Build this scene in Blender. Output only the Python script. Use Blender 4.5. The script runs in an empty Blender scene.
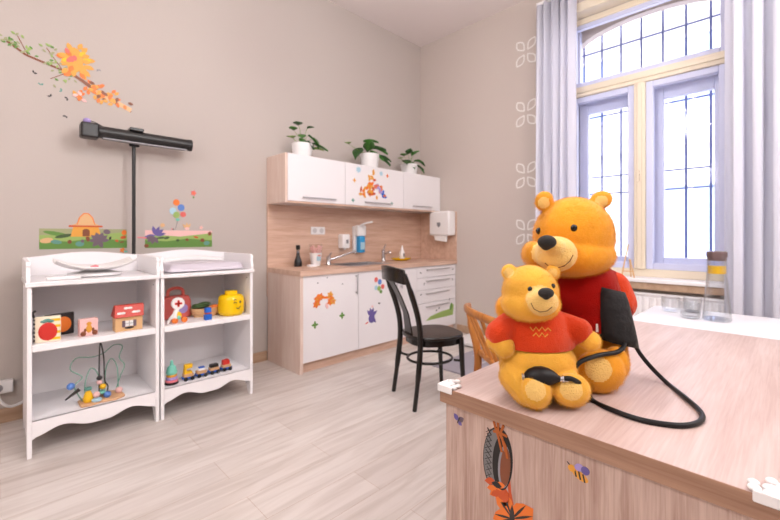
import bpy, bmesh, math, random
from mathutils import Vector, Matrix, noise
random.seed(7)
PI = math.pi
C = bpy.context.scene.collection
S = bpy.context.scene

# ---------------------------------------------------------------- camera
YAW = math.radians(45.36)
EYE = 1.17
FPX = 395.0
cam_d = bpy.data.cameras.new('camera'); cam = bpy.data.objects.new('camera', cam_d); C.objects.link(cam)
cam.location = (0, 0, EYE); cam.rotation_euler = (PI/2, 0, YAW - PI/2)
cam_d.sensor_width = 36; cam_d.lens = FPX/780*36; cam_d.shift_y = -24/780
cam_d.clip_start = .02
cam_d.dof.use_dof = True; cam_d.dof.focus_distance = 1.05; cam_d.dof.aperture_fstop = 4.0
S.camera = cam
# ---------------------------------------------------------------- light
SKY = 3.0; SUN = 4.0; FILL = 64.0; EXPO = 0.3
w = bpy.data.worlds.new('sky'); S.world = w; w.use_nodes = True
w.node_tree.nodes['Background'].inputs[0].default_value = (.78, .84, 1.06, 1)
w.node_tree.nodes['Background'].inputs[1].default_value = SKY
sd = bpy.data.lights.new('sun', 'SUN'); sd.energy = SUN; sd.angle = .02; sd.color = (1, .96, .9)
so = bpy.data.objects.new('sun', sd); C.objects.link(so)
so.rotation_euler = Vector((1, .25, -.9)).to_track_quat('-Z', 'Y').to_euler()
def area(name, loc, direction, sx, sy, power, col):
    d = bpy.data.lights.new(name, 'AREA'); d.shape = 'RECTANGLE'; d.size = sx; d.size_y = sy; d.energy = power; d.color = col
    o = bpy.data.objects.new(name, d); C.objects.link(o); o.location = loc
    o.rotation_euler = Vector(direction).to_track_quat('-Z', 'Y').to_euler(); return o
S.view_settings.view_transform = 'Standard'; S.view_settings.look = 'None'
S.view_settings.gamma = 1; S.view_settings.use_curve_mapping = False
S.view_settings.exposure = EXPO

# ---------------------------------------------------------------- materials
def lin(c):
    return tuple(((v/255)/12.92 if v/255 <= .04045 else ((v/255+.055)/1.055)**2.4) for v in c) + (1,)
M = {}
def mat(name, rgb, rough=.5, metal=0, sheen=0, bump=0, bscale=50, var=0, spec=.5, trans=0):
    m = bpy.data.materials.new(name); m.use_nodes = True; nt = m.node_tree; b = nt.nodes['Principled BSDF']
    b.inputs['Base Color'].default_value = lin(rgb); b.inputs['Roughness'].default_value = rough
    b.inputs['Metallic'].default_value = metal; b.inputs['Specular IOR Level'].default_value = spec
    if sheen:
        b.inputs['Sheen Weight'].default_value = sheen; b.inputs['Sheen Roughness'].default_value = .4
        b.inputs['Sheen Tint'].default_value = (1, .93, .8, 1)
    tc = nt.nodes.new('ShaderNodeTexCoord')
    if bump:
        n = nt.nodes.new('ShaderNodeTexNoise'); n.inputs['Scale'].default_value = bscale; n.inputs['Detail'].default_value = 4
        bp = nt.nodes.new('ShaderNodeBump'); bp.inputs['Strength'].default_value = bump; bp.inputs['Distance'].default_value = .01
        nt.links.new(tc.outputs['Object'], n.inputs['Vector']); nt.links.new(n.outputs['Fac'], bp.inputs['Height'])
        nt.links.new(bp.outputs['Normal'], b.inputs['Normal'])
    if var:
        n = nt.nodes.new('ShaderNodeTexNoise'); n.inputs['Scale'].default_value = 9 if var < .2 else 28; n.inputs['Detail'].default_value = 6
        r = nt.nodes.new('ShaderNodeValToRGB')
        a = lin(rgb); r.color_ramp.elements[0].color = tuple(v*(1-var) for v in a[:3])+(1,); r.color_ramp.elements[1].color = tuple(min(1, v*(1+var)) for v in a[:3])+(1,)
        r.color_ramp.elements[0].position = .35; r.color_ramp.elements[1].position = .65
        nt.links.new(tc.outputs['Object'], n.inputs['Vector']); nt.links.new(n.outputs['Fac'], r.inputs['Fac']); nt.links.new(r.outputs['Color'], b.inputs['Base Color'])
    M[name] = m; return m
def wood(name, c1, c2, axis='x', rough=.45, freq=1.0, c3=None):
    m = mat(name, c1, rough); nt = m.node_tree; b = nt.nodes['Principled BSDF']; L = nt.links.new
    tc = nt.nodes.new('ShaderNodeTexCoord')
    def layer(al, ac, sc, det):
        mp = nt.nodes.new('ShaderNodeMapping'); s = {'x': (al, ac, ac), 'y': (ac, al, ac), 'z': (ac, ac, al)}[axis]
        mp.inputs['Scale'].default_value = s; n = nt.nodes.new('ShaderNodeTexNoise')
        n.inputs['Scale'].default_value = sc; n.inputs['Detail'].default_value = det; n.inputs['Distortion'].default_value = .5
        L(tc.outputs['Object'], mp.inputs['Vector']); L(mp.outputs['Vector'], n.inputs['Vector']); return n
    n1 = layer(.9*freq, 9*freq, 2.2, 7); n2 = layer(2.5*freq, 60*freq, 2.5, 4)
    mx = nt.nodes.new('ShaderNodeMath'); mx.operation = 'MULTIPLY_ADD'; mx.inputs[1].default_value = .45
    L(n2.outputs['Fac'], mx.inputs[0]); 
    m2 = nt.nodes.new('ShaderNodeMath'); m2.operation = 'MULTIPLY'; m2.inputs[1].default_value = .6
    L(n1.outputs['Fac'], m2.inputs[0]); L(m2.outputs[0], mx.inputs[2])
    r = nt.nodes.new('ShaderNodeValToRGB'); r.color_ramp.elements[0].position = .38; r.color_ramp.elements[1].position = .66
    r.color_ramp.elements[0].color = lin(c2); r.color_ramp.elements[1].color = lin(c1)
    L(mx.outputs[0], r.inputs['Fac']); L(r.outputs['Color'], b.inputs['Base Color'])
    bp = nt.nodes.new('ShaderNodeBump'); bp.inputs['Strength'].default_value = .12; bp.inputs['Distance'].default_value = .004
    L(mx.outputs[0], bp.inputs['Height']); L(bp.outputs['Normal'], b.inputs['Normal'])
    return m
def floor_mat():
    m = mat('floor_planks', (220, 198, 184), .3); nt = m.node_tree; b = nt.nodes['Principled BSDF']; L = nt.links.new
    tc = nt.nodes.new('ShaderNodeTexCoord')
    br = nt.nodes.new('ShaderNodeTexBrick'); br.inputs['Scale'].default_value = 1
    br.inputs['Brick Width'].default_value = 1.25; br.inputs['Row Height'].default_value = .19
    br.inputs['Mortar Size'].default_value = .0012; br.inputs['Mortar Smooth'].default_value = .3
    br.offset = .37; br.inputs['Color1'].default_value = lin((220, 212, 207)); br.inputs['Color2'].default_value = lin((209, 199, 193))
    br.inputs['Mortar'].default_value = lin((188, 165, 150))
    L(tc.outputs['Object'], br.inputs['Vector'])
    mp = nt.nodes.new('ShaderNodeMapping'); mp.inputs['Scale'].default_value = (.8, 8, 1)
    n = nt.nodes.new('ShaderNodeTexNoise'); n.inputs['Scale'].default_value = 2.4; n.inputs['Detail'].default_value = 8; n.inputs['Distortion'].default_value = .8
    L(tc.outputs['Object'], mp.inputs['Vector']); L(mp.outputs['Vector'], n.inputs['Vector'])
    r = nt.nodes.new('ShaderNodeValToRGB'); r.color_ramp.elements[0].position = .3; r.color_ramp.elements[1].position = .6
    r.color_ramp.elements[0].color = (.74, .70, .67, 1); r.color_ramp.elements[1].color = (1, 1, 1, 1)
    L(n.outputs['Fac'], r.inputs['Fac'])
    mx = nt.nodes.new('ShaderNodeMix'); mx.data_type = 'RGBA'; mx.blend_type = 'MULTIPLY'; mx.inputs['Factor'].default_value = .8
    L(br.outputs['Color'], mx.inputs[6]); L(r.outputs['Color'], mx.inputs[7]); L(mx.outputs[2], b.inputs['Base Color'])
    return m
mat('wall_beige', (191, 181, 175), .9, bump=.05, bscale=120, spec=.2)
mat('wall_taupe', (204, 192, 185), .9, bump=.05, bscale=120, spec=.2)
mat('table_white', (222, 220, 224), .4, spec=.3); mat('tread', (120, 118, 118), .5); mat('rope', (176, 92, 36), .7); mat('lid_metal', (126, 108, 108), .3, .6); mat('ceiling_white', (236, 226, 224), .9, spec=.2)
floor_mat()
mat('white_lacquer', (238, 234, 236), .25); mat('white_paint', (245, 242, 244), .4); mat('white_plastic', (238, 235, 235), .3)
mat('cream_paint', (235, 222, 200), .4); mat('haze_lilac', (210, 214, 242), .4)  # lilac on the sashes is the purple-blue window haze put into their colour
wood('oak_x', (222, 190, 170), (198, 160, 138), 'x'); wood('oak_z', (234, 214, 202), (220, 192, 178), 'z')  # one oak in two tones: oak_x darkened for the shade on the backsplash
wood('desk_top', (200, 178, 172), (180, 154, 146), 'x', .42); wood('desk_edge', (176, 138, 114), (146, 108, 86), 'y'); M['desk_top'].node_tree.nodes['Principled BSDF'].inputs['Specular IOR Level'].default_value = .3
wood('desk_front', (206, 180, 168), (170, 138, 124), 'z', freq=1.4)
wood('skirting_wood', (196, 166, 140), (170, 138, 112), 'x')
wood('chair_oak', (196, 128, 62), (164, 98, 40), 'z', .35); wood('toy_wood', (222, 178, 136), (202, 154, 112), 'x')
mat('black_lacquer', (22, 17, 15), .25); mat('black_metal', (30, 28, 28), .4); mat('black_plastic', (24, 22, 24), .35)
mat('black_rubber', (20, 18, 19), .45, spec=.3); mat('black_cloth', (22, 21, 24), .85, bump=.8, bscale=30, sheen=.15)
mat('chrome', (200, 200, 204), .15, 1); mat('steel', (190, 190, 194), .3, 1); mat('handle_metal', (196, 194, 196), .35, .8)
mat('fur_gold', (230, 156, 44), .95, sheen=.5, bump=.35, bscale=260, var=.12, spec=.1)
mat('fur_gold_light', (240, 180, 70), .95, sheen=.55, bump=.35, bscale=260, var=.1, spec=.1)
mat('fur_cream', (244, 200, 118), .95, sheen=.5, bump=.7, bscale=260, spec=.1)
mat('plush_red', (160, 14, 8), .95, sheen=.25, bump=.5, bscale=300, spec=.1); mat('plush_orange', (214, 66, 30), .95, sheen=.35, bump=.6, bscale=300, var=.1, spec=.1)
mat('plush_black', (22, 18, 17), .8, bump=.4, bscale=400, sheen=.1); mat('eye_black', (12, 9, 8), .1); mat('thread_gold', (222, 160, 50), .6); mat('thread_brown', (120, 66, 20), .8)
mat('sticker_white', (240, 236, 232), .5); mat('grey_vinyl', (206, 198, 208), .45); mat('grey_edge', (150, 146, 150), .5)
for n, c in dict(yellow=(240, 188, 20), red=(205, 45, 35), orange=(232, 120, 40), amber=(226, 160, 60), green=(96, 140, 60), lightgreen=(150, 178, 96), darkgreen=(60, 84, 44),
                 sage=(158, 160, 120), teal=(96, 150, 138), blue=(90, 130, 200), royal=(30, 100, 200), skyblue=(170, 205, 220), purple=(105, 90, 155), dusk=(110, 92, 104), gelblue=(50, 150, 205), pink=(236, 130, 140),
                 blush=(236, 190, 186), brown=(130, 72, 44), tan=(222, 178, 128), dark=(40, 34, 34), grey=(140, 138, 142), mint=(120, 200, 180), cream=(244, 232, 206), rust=(200, 82, 34),
                 lavender=(170, 150, 210), salmon=(222, 104, 96), black=(20, 18, 18), white=(240, 238, 236), terracotta=(196, 60, 44), palemint=(120, 168, 150)).items():
    mat(n, c, .45)
mat('socket_white', (205, 200, 200), .4); mat('glossy_yellow', (246, 200, 8), .2); mat('leaf_green', (62, 118, 42), .4, var=.25); mat('leaf_dark', (44, 84, 36), .4, var=.25); mat('leaf_pale', (120, 150, 70), .45)
mat('rug_grey', (168, 162, 172), .95, bump=.5, bscale=300); mat('rug_pale', (206, 200, 204), .95, bump=.5, bscale=300)
mat('facade', (226, 222, 218), .9); mat('facade_window', (168, 182, 214), .5); mat('grille_haze_blue', (84, 92, 140), .7)  # grille bars coloured pale blue-grey to paint in the haze at the window
def glass(name, tint=(1, 1, 1), refl=.1):
    m = bpy.data.materials.new(name); m.use_nodes = True; nt = m.node_tree; nt.nodes.clear()
    o = nt.nodes.new('ShaderNodeOutputMaterial'); mx = nt.nodes.new('ShaderNodeMixShader'); t = nt.nodes.new('ShaderNodeBsdfTransparent'); g = nt.nodes.new('ShaderNodeBsdfGlossy')
    g.inputs['Roughness'].default_value = .02; t.inputs['Color'].default_value = tint + (1,)
    f = nt.nodes.new('ShaderNodeLayerWeight'); f.inputs['Blend'].default_value = refl
    p = nt.nodes.new('ShaderNodeMath'); p.operation = 'MULTIPLY'; p.inputs[1].default_value = .75
    nt.links.new(f.outputs['Facing'], p.inputs[0]); nt.links.new(p.outputs[0], mx.inputs['Fac'])
    nt.links.new(t.outputs[0], mx.inputs[1]); nt.links.new(g.outputs[0], mx.inputs[2]); nt.links.new(mx.outputs[0], o.inputs[0]); M[name] = m
glass('window_glass'); glass('clear_glass', (.95, .96, .97), .25); glass('plastic_film', (.96, .93, .92), .2)
def cloth(name, rgb, tr):
    m = bpy.data.materials.new(name); m.use_nodes = True; nt = m.node_tree; nt.nodes.clear()
    o = nt.nodes.new('ShaderNodeOutputMaterial'); mx = nt.nodes.new('ShaderNodeMixShader'); d = nt.nodes.new('ShaderNodeBsdfDiffuse'); t = nt.nodes.new('ShaderNodeBsdfTranslucent')
    d.inputs[0].default_value = lin(rgb); t.inputs[0].default_value = lin(rgb); mx.inputs[0].default_value = tr
    nt.links.new(d.outputs[0], mx.inputs[1]); nt.links.new(t.outputs[0], mx.inputs[2]); nt.links.new(mx.outputs[0], o.inputs[0]); M[name] = m
cloth('curtain_cloth', (240, 240, 250), .35)
m = mat('lamp_diffuser', (255, 250, 240)); m.node_tree.nodes['Principled BSDF'].inputs['Emission Color'].default_value = (1, .93, .84, 1); m.node_tree.nodes['Principled BSDF'].inputs['Emission Strength'].default_value = 3
m = mat('fill_globe', (250, 248, 244)); m.node_tree.nodes['Principled BSDF'].inputs['Emission Color'].default_value = (1, .985, .985, 1); m.node_tree.nodes['Principled BSDF'].inputs['Emission Strength'].default_value = FILL/(PI*4*PI*.04)  # glow of the added fill globes

# ---------------------------------------------------------------- helpers
WM = {}
def thing(name, label, cat, loc=(0, 0, 0), rz=0, group=None, sc=1):
    o = bpy.data.objects.new(name, None); C.objects.link(o); o.location = loc; o.rotation_euler = (0, 0, rz); o.scale = (sc, sc, sc)
    o.empty_display_size = .05
    WM[o.name] = Matrix.Translation(loc) @ Matrix.Rotation(rz, 4, 'Z')
    o['label'] = label; o['category'] = cat
    if group: o['group'] = group
    return o
def obj(name, bm, mats, parent=None, world=True, smooth=40, bevel=0, label=None, solid=0):
    """links bm as ONE mesh object; world=True: bm is in room coordinates"""
    if isinstance(mats, str): mats = [mats]
    bmesh.ops.recalc_face_normals(bm, faces=bm.faces)
    wm = WM.get(parent.name, Matrix()) if parent else Matrix()
    if parent and world: bm.transform(wm.inverted())
    me = bpy.data.meshes.new(name); bm.to_mesh(me); bm.free()
    for x in mats: me.materials.append(M[x])
    if smooth:
        for p in me.polygons: p.use_smooth = True
        me.set_sharp_from_angle(angle=math.radians(smooth))
    o = bpy.data.objects.new(name, me); C.objects.link(o); o.parent = parent
    WM[o.name] = wm
    if bevel:
        b = o.modifiers.new('bevel', 'BEVEL'); b.width = bevel; b.segments = 2; b.limit_method = 'ANGLE'; b.harden_normals = False
    if solid:
        b = o.modifiers.new('solid', 'SOLIDIFY'); b.thickness = solid
    if label: o['label'] = label
    return o
def tag(o, label, cat, group=None, kind=None):
    o['label'] = label; o['category'] = cat
    if group: o['group'] = group
    if kind: o['kind'] = kind
    return o
def struct(name, bm, m, parent=None, **k):
    o = obj(name, bm, m, parent, **k)
    if not parent: o['kind'] = 'structure'
    return o
def BM(): return bmesh.new()
def setmi(bm, n0, mi):
    bm.faces.ensure_lookup_table()
    for f in bm.faces[n0:]: f.material_index = mi
def box(bm, x0, x1, y0, y1, z0, z1, mi=0):
    n = len(bm.faces)
    v = [bm.verts.new((x, y, z)) for x in (x0, x1) for y in (y0, y1) for z in (z0, z1)]
    for f in ((0, 1, 3, 2), (4, 6, 7, 5), (0, 4, 5, 1), (2, 3, 7, 6), (0, 2, 6, 4), (1, 5, 7, 3)): bm.faces.new([v[i] for i in f])
    setmi(bm, n, mi); return bm
def bx(*a): return box(BM(), *a)
def prism(bm, pts, vec, mi=0):
    n = len(bm.faces); vec = Vector(vec)
    a = [bm.verts.new(p) for p in pts]; b = [bm.verts.new(Vector(p)+vec) for p in pts]
    bm.faces.new(a); bm.faces.new(b[::-1])
    for i in range(len(a)): bm.faces.new((a[i], b[i], b[(i+1) % len(a)], a[(i+1) % len(a)]))
    setmi(bm, n, mi); return bm
def frame_of(d):
    d = Vector(d).normalized(); u = d.cross((0, 0, 1))
    if u.length < 1e-3: u = Vector((1, 0, 0))
    u.normalize(); return u, d.cross(u).normalized()
def tube(bm, pts, r, n=10, closed=False, mi=0, flat=None):
    """r: number or list of radii; flat=(a,b) elliptic section factors"""
    f0 = len(bm.faces); pts = [Vector(p) for p in pts]; N = len(pts); rings = []; pu = None
    for i, p in enumerate(pts):
        if closed: d = pts[(i+1) % N]-pts[i-1]
        else: d = pts[min(i+1, N-1)]-pts[max(i-1, 0)]
        d.normalize()
        if pu is None: u, v = frame_of(d)
        else:
            u = pu-d*pu.dot(d)
            if u.length < 1e-5: u, v = frame_of(d)
            u.normalize(); v = d.cross(u)
        pu = u; rr = r[min(len(r)-1, round(i*(len(r)-1)/max(1, N-1)))] if isinstance(r, (list, tuple)) else r
        fa, fb = flat or (1, 1)
        rings.append([bm.verts.new(p+u*math.cos(2*PI*k/n)*rr*fa+v*math.sin(2*PI*k/n)*rr*fb) for k in range(n)])
    for i in range(N if closed else N-1):
        a, b = rings[i], rings[(i+1) % N]
        for k in range(n): bm.faces.new((a[k], a[(k+1) % n], b[(k+1) % n], b[k]))
    if not closed: bm.faces.new(rings[0][::-1]); bm.faces.new(rings[-1])
    setmi(bm, f0, mi); return bm
def rod(bm, a, b, r0, r1=None, n=14, mi=0): return tube(bm, [a, b], [r0, r1 if r1 is not None else r0], n, mi=mi)
def spline(pts, k=6):
    P = [Vector(p) for p in pts]; out = []
    for i in range(len(P)-1):
        p0, p1, p2, p3 = P[max(i-1, 0)], P[i], P[i+1], P[min(i+2, len(P)-1)]
        for j in range(k):
            t = j/k
            out.append(.5*((2*p1)+(p2-p0)*t+(2*p0-5*p1+4*p2-p3)*t*t+(3*p1-p0-3*p2+p3)*t**3))
    out.append(P[-1]); return out
def lathe(bm, prof, c=(0, 0, 0), n=24, mi=0, axis='z'):
    f0 = len(bm.faces); rings = []
    for r, z in prof:
        if r < 1e-5: r = 1e-4
        ring = []
        for k in range(n):
            a = 2*PI*k/n; x, y = r*math.cos(a), r*math.sin(a)
            p = (x, y, z) if axis == 'z' else ((x, z, y) if axis == 'y' else (z, x, y))
            ring.append(bm.verts.new(Vector(c)+Vector(p)))
        rings.append(ring)
    for a, b in zip(rings, rings[1:]):
        for k in range(n): bm.faces.new((a[k], a[(k+1) % n], b[(k+1) % n], b[k]))
    bm.faces.new(rings[0][::-1]); bm.faces.new(rings[-1])
    setmi(bm, f0, mi); return bm
def ell(bm, c, rx, ry, rz, rot=0, mi=0, sub=3, mtx=None):
    f0 = len(bm.faces)
    m = mtx if mtx is not None else Matrix.Translation(c) @ Matrix.Rotation(rot, 4, 'Z') @ Matrix.Diagonal((rx, ry, rz, 1))
    bmesh.ops.create_icosphere(bm, subdivisions=sub, radius=1, matrix=m)
    setmi(bm, f0, mi); return bm
def dup(root, loc, rz, label=None, name=None):
    def cp(o, par):
        c = o.copy(); C.objects.link(c); c.parent = par
        for ch in [x for x in bpy.data.objects if x.parent == o and x is not c]: cp(ch, c)
        return c
    r = cp(root, None); r.location = loc; r.rotation_euler = (0, 0, rz)
    if label: r['label'] = label
    return r

# ---------------------------------------------------------------- room shell
XB, YA, HT = 4.0, 3.47, 3.69      # window wall, back wall, ceiling height
X0, Y0 = -2.2, -2.6
struct('floor', bx(X0, XB+.5, Y0, YA+.1, -.05, 0), 'floor_planks', smooth=0)
struct('ceiling', bx(X0, XB+.5, Y0, YA+.1, HT, HT+.1), 'ceiling_white', smooth=0)
struct('wall_back', bx(X0, XB+.0, YA, YA+.1, 0, HT), 'wall_beige', smooth=0)
struct('wall_left', bx(X0-.1, X0, Y0, YA, 0, HT), 'wall_beige', smooth=0)
struct('wall_front', bx(X0, XB, Y0-.1, Y0, 0, HT), 'wall_beige', smooth=0)
WY0, WY1, WZ0, WZ1 = .30, 1.606, .775, 3.42
b = BM()
box(b, XB, XB+.45, WY1, YA+.1, 0, HT); box(b, XB, XB+.45, Y0, WY0, 0, HT)
box(b, XB, XB+.45, WY0, WY1, 0, WZ0); box(b, XB, XB+.45, WY0, WY1, WZ1, HT)
# outer lintel with a shallow segmental arch
cy, hw = (WY0+WY1)/2, (WY1-WY0)/2
arc = [(XB+.36, cy+hw*math.cos(a), 3.1+.2*math.sin(a)) for a in [PI*k/16 for k in range(17)]]
prism(b, arc+[(XB+.36, WY0, WZ1), (XB+.36, WY1, WZ1)], (.09, 0, 0))
struct('wall_right', b, 'wall_taupe', smooth=0)
struct('baseboard_back', bx(X0, 1.79, YA-.014, YA, 0, .09), 'skirting_wood', smooth=0)
struct('baseboard_right', bx(XB-.014, XB, Y0, 2.87, 0, .09), 'skirting_wood', smooth=0)
struct('baseboard_left', bx(X0, X0+.014, Y0, YA-.014, 0, .09), 'skirting_wood', smooth=0)

# window
struct('trim_1', bx(XB-.03, XB+.12, WY0-.02, WY1+.02, WZ1-.09, WZ1), 'cream_paint', bevel=.006)
wi = bpy.data.objects.new('window_1', None); C.objects.link(wi); wi.location = (XB+.15, cy, WZ0); wi['kind'] = 'structure'; WM[wi.name] = Matrix.Translation(wi.location)
b = BM(); fx0, fx1 = XB+.12, XB+.18
box(b, fx0, fx1, WY0, WY0+.05, WZ0+.03, WZ1-.09); box(b, fx0, fx1, WY1-.05, WY1, WZ0+.03, WZ1-.09)
box(b, fx0, fx1, WY0+.05, WY1-.05, WZ0+.03, WZ0+.10); box(b, fx0, fx1, WY0+.05, WY1-.05, WZ1-.15, WZ1-.09)
obj('window_frame', b, 'cream_paint', wi, bevel=.005)
b = BM(); box(b, fx0-.02, fx1, WY0+.05, WY1-.05, 2.55, 2.65); box(b, fx0-.035, fx0-.015, WY0+.05, WY1-.05, 2.585, 2.625)
obj('transom', b, 'cream_paint', wi, bevel=.006)
b = BM(); box(b, fx0-.02, fx1, cy-.045, cy+.045, WZ0+.1, 2.55); box(b, fx0-.03, fx0-.02, cy-.02, cy+.02, WZ0+.1, 2.55)
obj('mullion', b, 'cream_paint', wi, bevel=.006)
b = BM(); rod(b, (fx0-.03, cy, 1.72), (fx0-.07, cy, 1.72), .008); box(b, fx0-.075, fx0-.06, cy-.01, cy+.01, 1.66, 1.76)
obj('window_handle', b, 'cream_paint', wi, bevel=.003)
def sash(y0, y1, z0, z1, x, wd, mt):
    b = BM(); box(b, x, x+.05, y0, y0+wd, z0, z1); box(b, x, x+.05, y1-wd, y1, z0, z1); box(b, x, x+.05, y0+wd, y1-wd, z0, z0+wd); box(b, x, x+.05, y0+wd, y1-wd, z1-wd, z1)
    s = obj('sash', b, mt, wi, bevel=.006); obj('pane', bx(x+.022, x+.026, y0+wd, y1-wd, z0+wd, z1-wd), 'window_glass', s, smooth=0)
for (y0, y1) in ((WY0+.05, cy-.045), (cy+.045, WY1-.05)):
    sash(y0, y1, WZ0+.1, 2.55, fx0+.0, .055, 'haze_lilac'); sash(y0, y1, WZ0+.1, 2.52, XB+.30, .10, 'haze_lilac')
sash(WY0+.05, WY1-.05, 2.65, WZ1-.15, fx0+.0, .045, 'haze_lilac')
obj('outer_transom', bx(XB+.30, XB+.36, WY0, WY1, 2.52, 2.66), 'haze_lilac', wi, bevel=.005)
obj('outer_frame', box(box(box(BM(), XB+.30, XB+.36, WY0, WY0+.07, WZ0, 3.3), XB+.30, XB+.36, WY1-.07, WY1, WZ0, 3.3), XB+.30, XB+.36, cy-.045, cy+.045, WZ0, 2.52), 'haze_lilac', wi, bevel=.005)
struct('trim_2', bx(XB-.11, XB+.3, WY0-.12, WY1+.08, WZ0, WZ0+.03), 'white_paint', bevel=.005)
struct('trim_3', bx(XB-.09, XB, WY0-.10, WY1+.06, WZ0-.06, WZ0), 'skirting_wood', bevel=.003)
# iron grille outside the window
g = thing('window_grille', 'dark iron bar grille outside the bright window', 'window grille', (XB+.56, cy, .7))
b = BM()
for k in range(8): rod(b, (XB+.56, WY0+.02+k*.181, .7), (XB+.56, WY0+.02+k*.181, 3.4), .010, n=8)
obj('upright_bars', b, 'grille_haze_blue', g)
b = BM()
for z in (.95, 1.62, 1.80, 2.45, 3.15): box(b, XB+.572, XB+.580, WY0-.05, WY1+.05, z-.007, z+.007)
obj('cross_bars', b, 'grille_haze_blue', g)
# house across the street
h = thing('building', 'pale house facade across the street beyond the window', 'building', (11, 2, -1))
b = BM(); box(b, 11, 12, -5, 12, -1, 12); box(b, 10.8, 11, -5, 12, 3.2, 3.5); box(b, 10.7, 11, -5, 12, 6.0, 6.2)
obj('wall', b, 'facade', h, smooth=0)
for (y, z, ww, hh) in ((1.0, .6, 1.1, 1.8), (3.2, .6, 1.3, 1.8), (5.6, .6, 1.1, 1.8), (1.0, 4.0, 1.0, 1.7), (3.2, 4.0, 1.0, 1.7), (5.6, 4.0, 1.0, 1.7), (-1.2, .6, 1.1, 1.8)):
    b = BM(); box(b, 10.93, 10.999, y, y+.08, z, z+hh); box(b, 10.93, 10.999, y+ww-.08, y+ww, z, z+hh); box(b, 10.93, 10.999, y+.08, y+ww-.08, z+hh-.08, z+hh); box(b, 10.93, 10.999, y+.08, y+ww-.08, z, z+.08); box(b, 10.93, 10.999, y+ww/2-.04, y+ww/2+.04, z+.08, z+hh-.08)
    f = obj('window', b, 'white_paint', h, smooth=0); obj('pane', bx(10.97, 10.99, y+.081, y+ww-.081, z+.081, z+hh-.081), 'facade_window', f, smooth=0)
o = struct('trim_4', bx(XB+.5, 11, -5, 12, -1.1, -1), 'facade', smooth=0)

# curtains
def curtain(y0, y1, lbl, ph, amp=.045, n=5):
    b = BM(); N = 140; zs = [.06, .7, 1.4, 2.1, 2.8, 3.46]; rows = []
    for z in zs:
        row = []
        for i in range(N+1):
            t = i/N; y = y0+(y1-y0)*t
            a = amp*(1+.15*math.sin(z*2+t*5))
            x = XB-.18+a*math.sin(2*PI*n*t+ph+.12*math.sin(z*1.7))+.012*math.sin(2*PI*n*2.3*t+z)
            row.append(b.verts.new((x, y+.012*math.sin(2*PI*n*2*t+ph)*1, z)))
        rows.append(row)
    for r0, r1 in zip(rows, rows[1:]):
        for i in range(N): b.faces.new((r0[i], r0[i+1], r1[i+1], r1[i]))
    o = obj('curtain', b, 'curtain_cloth', smooth=180, solid=.002); tag(o, lbl, 'curtain', None); return o
curtain(1.40, 1.785, 'narrow gathered grey curtain left of the window', .6, .04, 5)
curtain(-.9, .335, 'wide gathered grey curtain right of the window behind the water carafe', 2.4, .045, 12)
r = thing('curtain_rail', 'white curtain rail fixed above the window', 'curtain rail', (XB-.17, .6, 3.48))
b = BM(); box(b, XB-.19, XB-.15, -1.0, 1.78, 3.462, 3.49); box(b, XB-.19, XB, 1.66, 1.69, 3.47, 3.485); box(b, XB-.19, XB, -.8, -.77, 3.47, 3.485)
obj('rail', b, 'white_paint', r)

# globes added as fill light (out of the frame, above and behind the viewer)
def pendant(x, y, z, flux, lbl):
    t = thing('fill_light_globe', lbl, 'fill light', (x, y, HT)); r = .2
    b = BM(); ell(b, (x, y, z), r, r, r, sub=2); obj('globe', b, 'fill_globe', t, smooth=180)
    obj('cord', rod(BM(), (x, y, z+r+.04), (x, y, HT-.03), .005), 'white_plastic', t)
    obj('canopy', lathe(BM(), [(.05, 0), (.06, .028)], (x, y, HT-.029)), 'white_plastic', t)
    obj('cap', lathe(BM(), [(.05, 0), (.03, .045)], (x, y, z+r-.005)), 'white_plastic', t)
for x, y, z, l in ((-.9, .9, 2.3, 'added unseen fill light globe at the left behind the viewer'), (.9, -1.1, 2.75, 'added unseen fill light globe at the right behind the viewer'), (1.3, 1.0, 2.8, 'added unseen fill light globe above the middle of the room'), (2.5, -1.3, 2.6, 'added unseen fill light globe near the wide curtain')):
    pendant(x, y, z, FILL, l)

# ---------------------------------------------------------------- rug
b = BM(); box(b, 2.76, 3.8, 1.0, 2.26, .001, .012)
for k in range(5): box(b, 3.25+.001, 3.30, 1.05+k*.24, 1.20+k*.24, .012, .0135, 1)
for k in range(5): box(b, 3.0, 3.45, 1.0+k*.24, 1.02+k*.24, .012, .0135, 1)
tag(obj('rug', b, ['rug_grey', 'rug_pale'], smooth=0), 'grey lilac rug with pale bars on the floor behind the black chair', 'rug')
# ---------------------------------------------------------------- radiator
r = thing('radiator', 'white panel radiator on the wall under the window sill', 'radiator', (XB-.06, .95, .12))
b = BM()
for k in range(25):
    y = .32+k*.052; prism(b, [(XB-.10, y, .15), (XB-.112, y+.012, .15), (XB-.112, y+.032, .15), (XB-.10, y+.045, .15)], (0, 0, .5))
box(b, XB-.10, XB-.04, .3, 1.62, .13, .67)
obj('panel', b, 'white_paint', r)
obj('top_grille', bx(XB-.115, XB-.035, .29, 1.63, .67, .685), 'white_paint', r, bevel=.003)
[obj('wall_bracket', bx(XB-.04, XB-.0005, yy, yy+.04, .2, .6), 'white_paint', r) for yy in (.5, 1.4)]
obj('valve', rod(rod(BM(), (XB-.07, 1.60, .13), (XB-.07, 1.60, 0), .008), (XB-.07, 1.63, .16), (XB-.07, 1.70, .16), .018), 'white_plastic', r)

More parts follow.
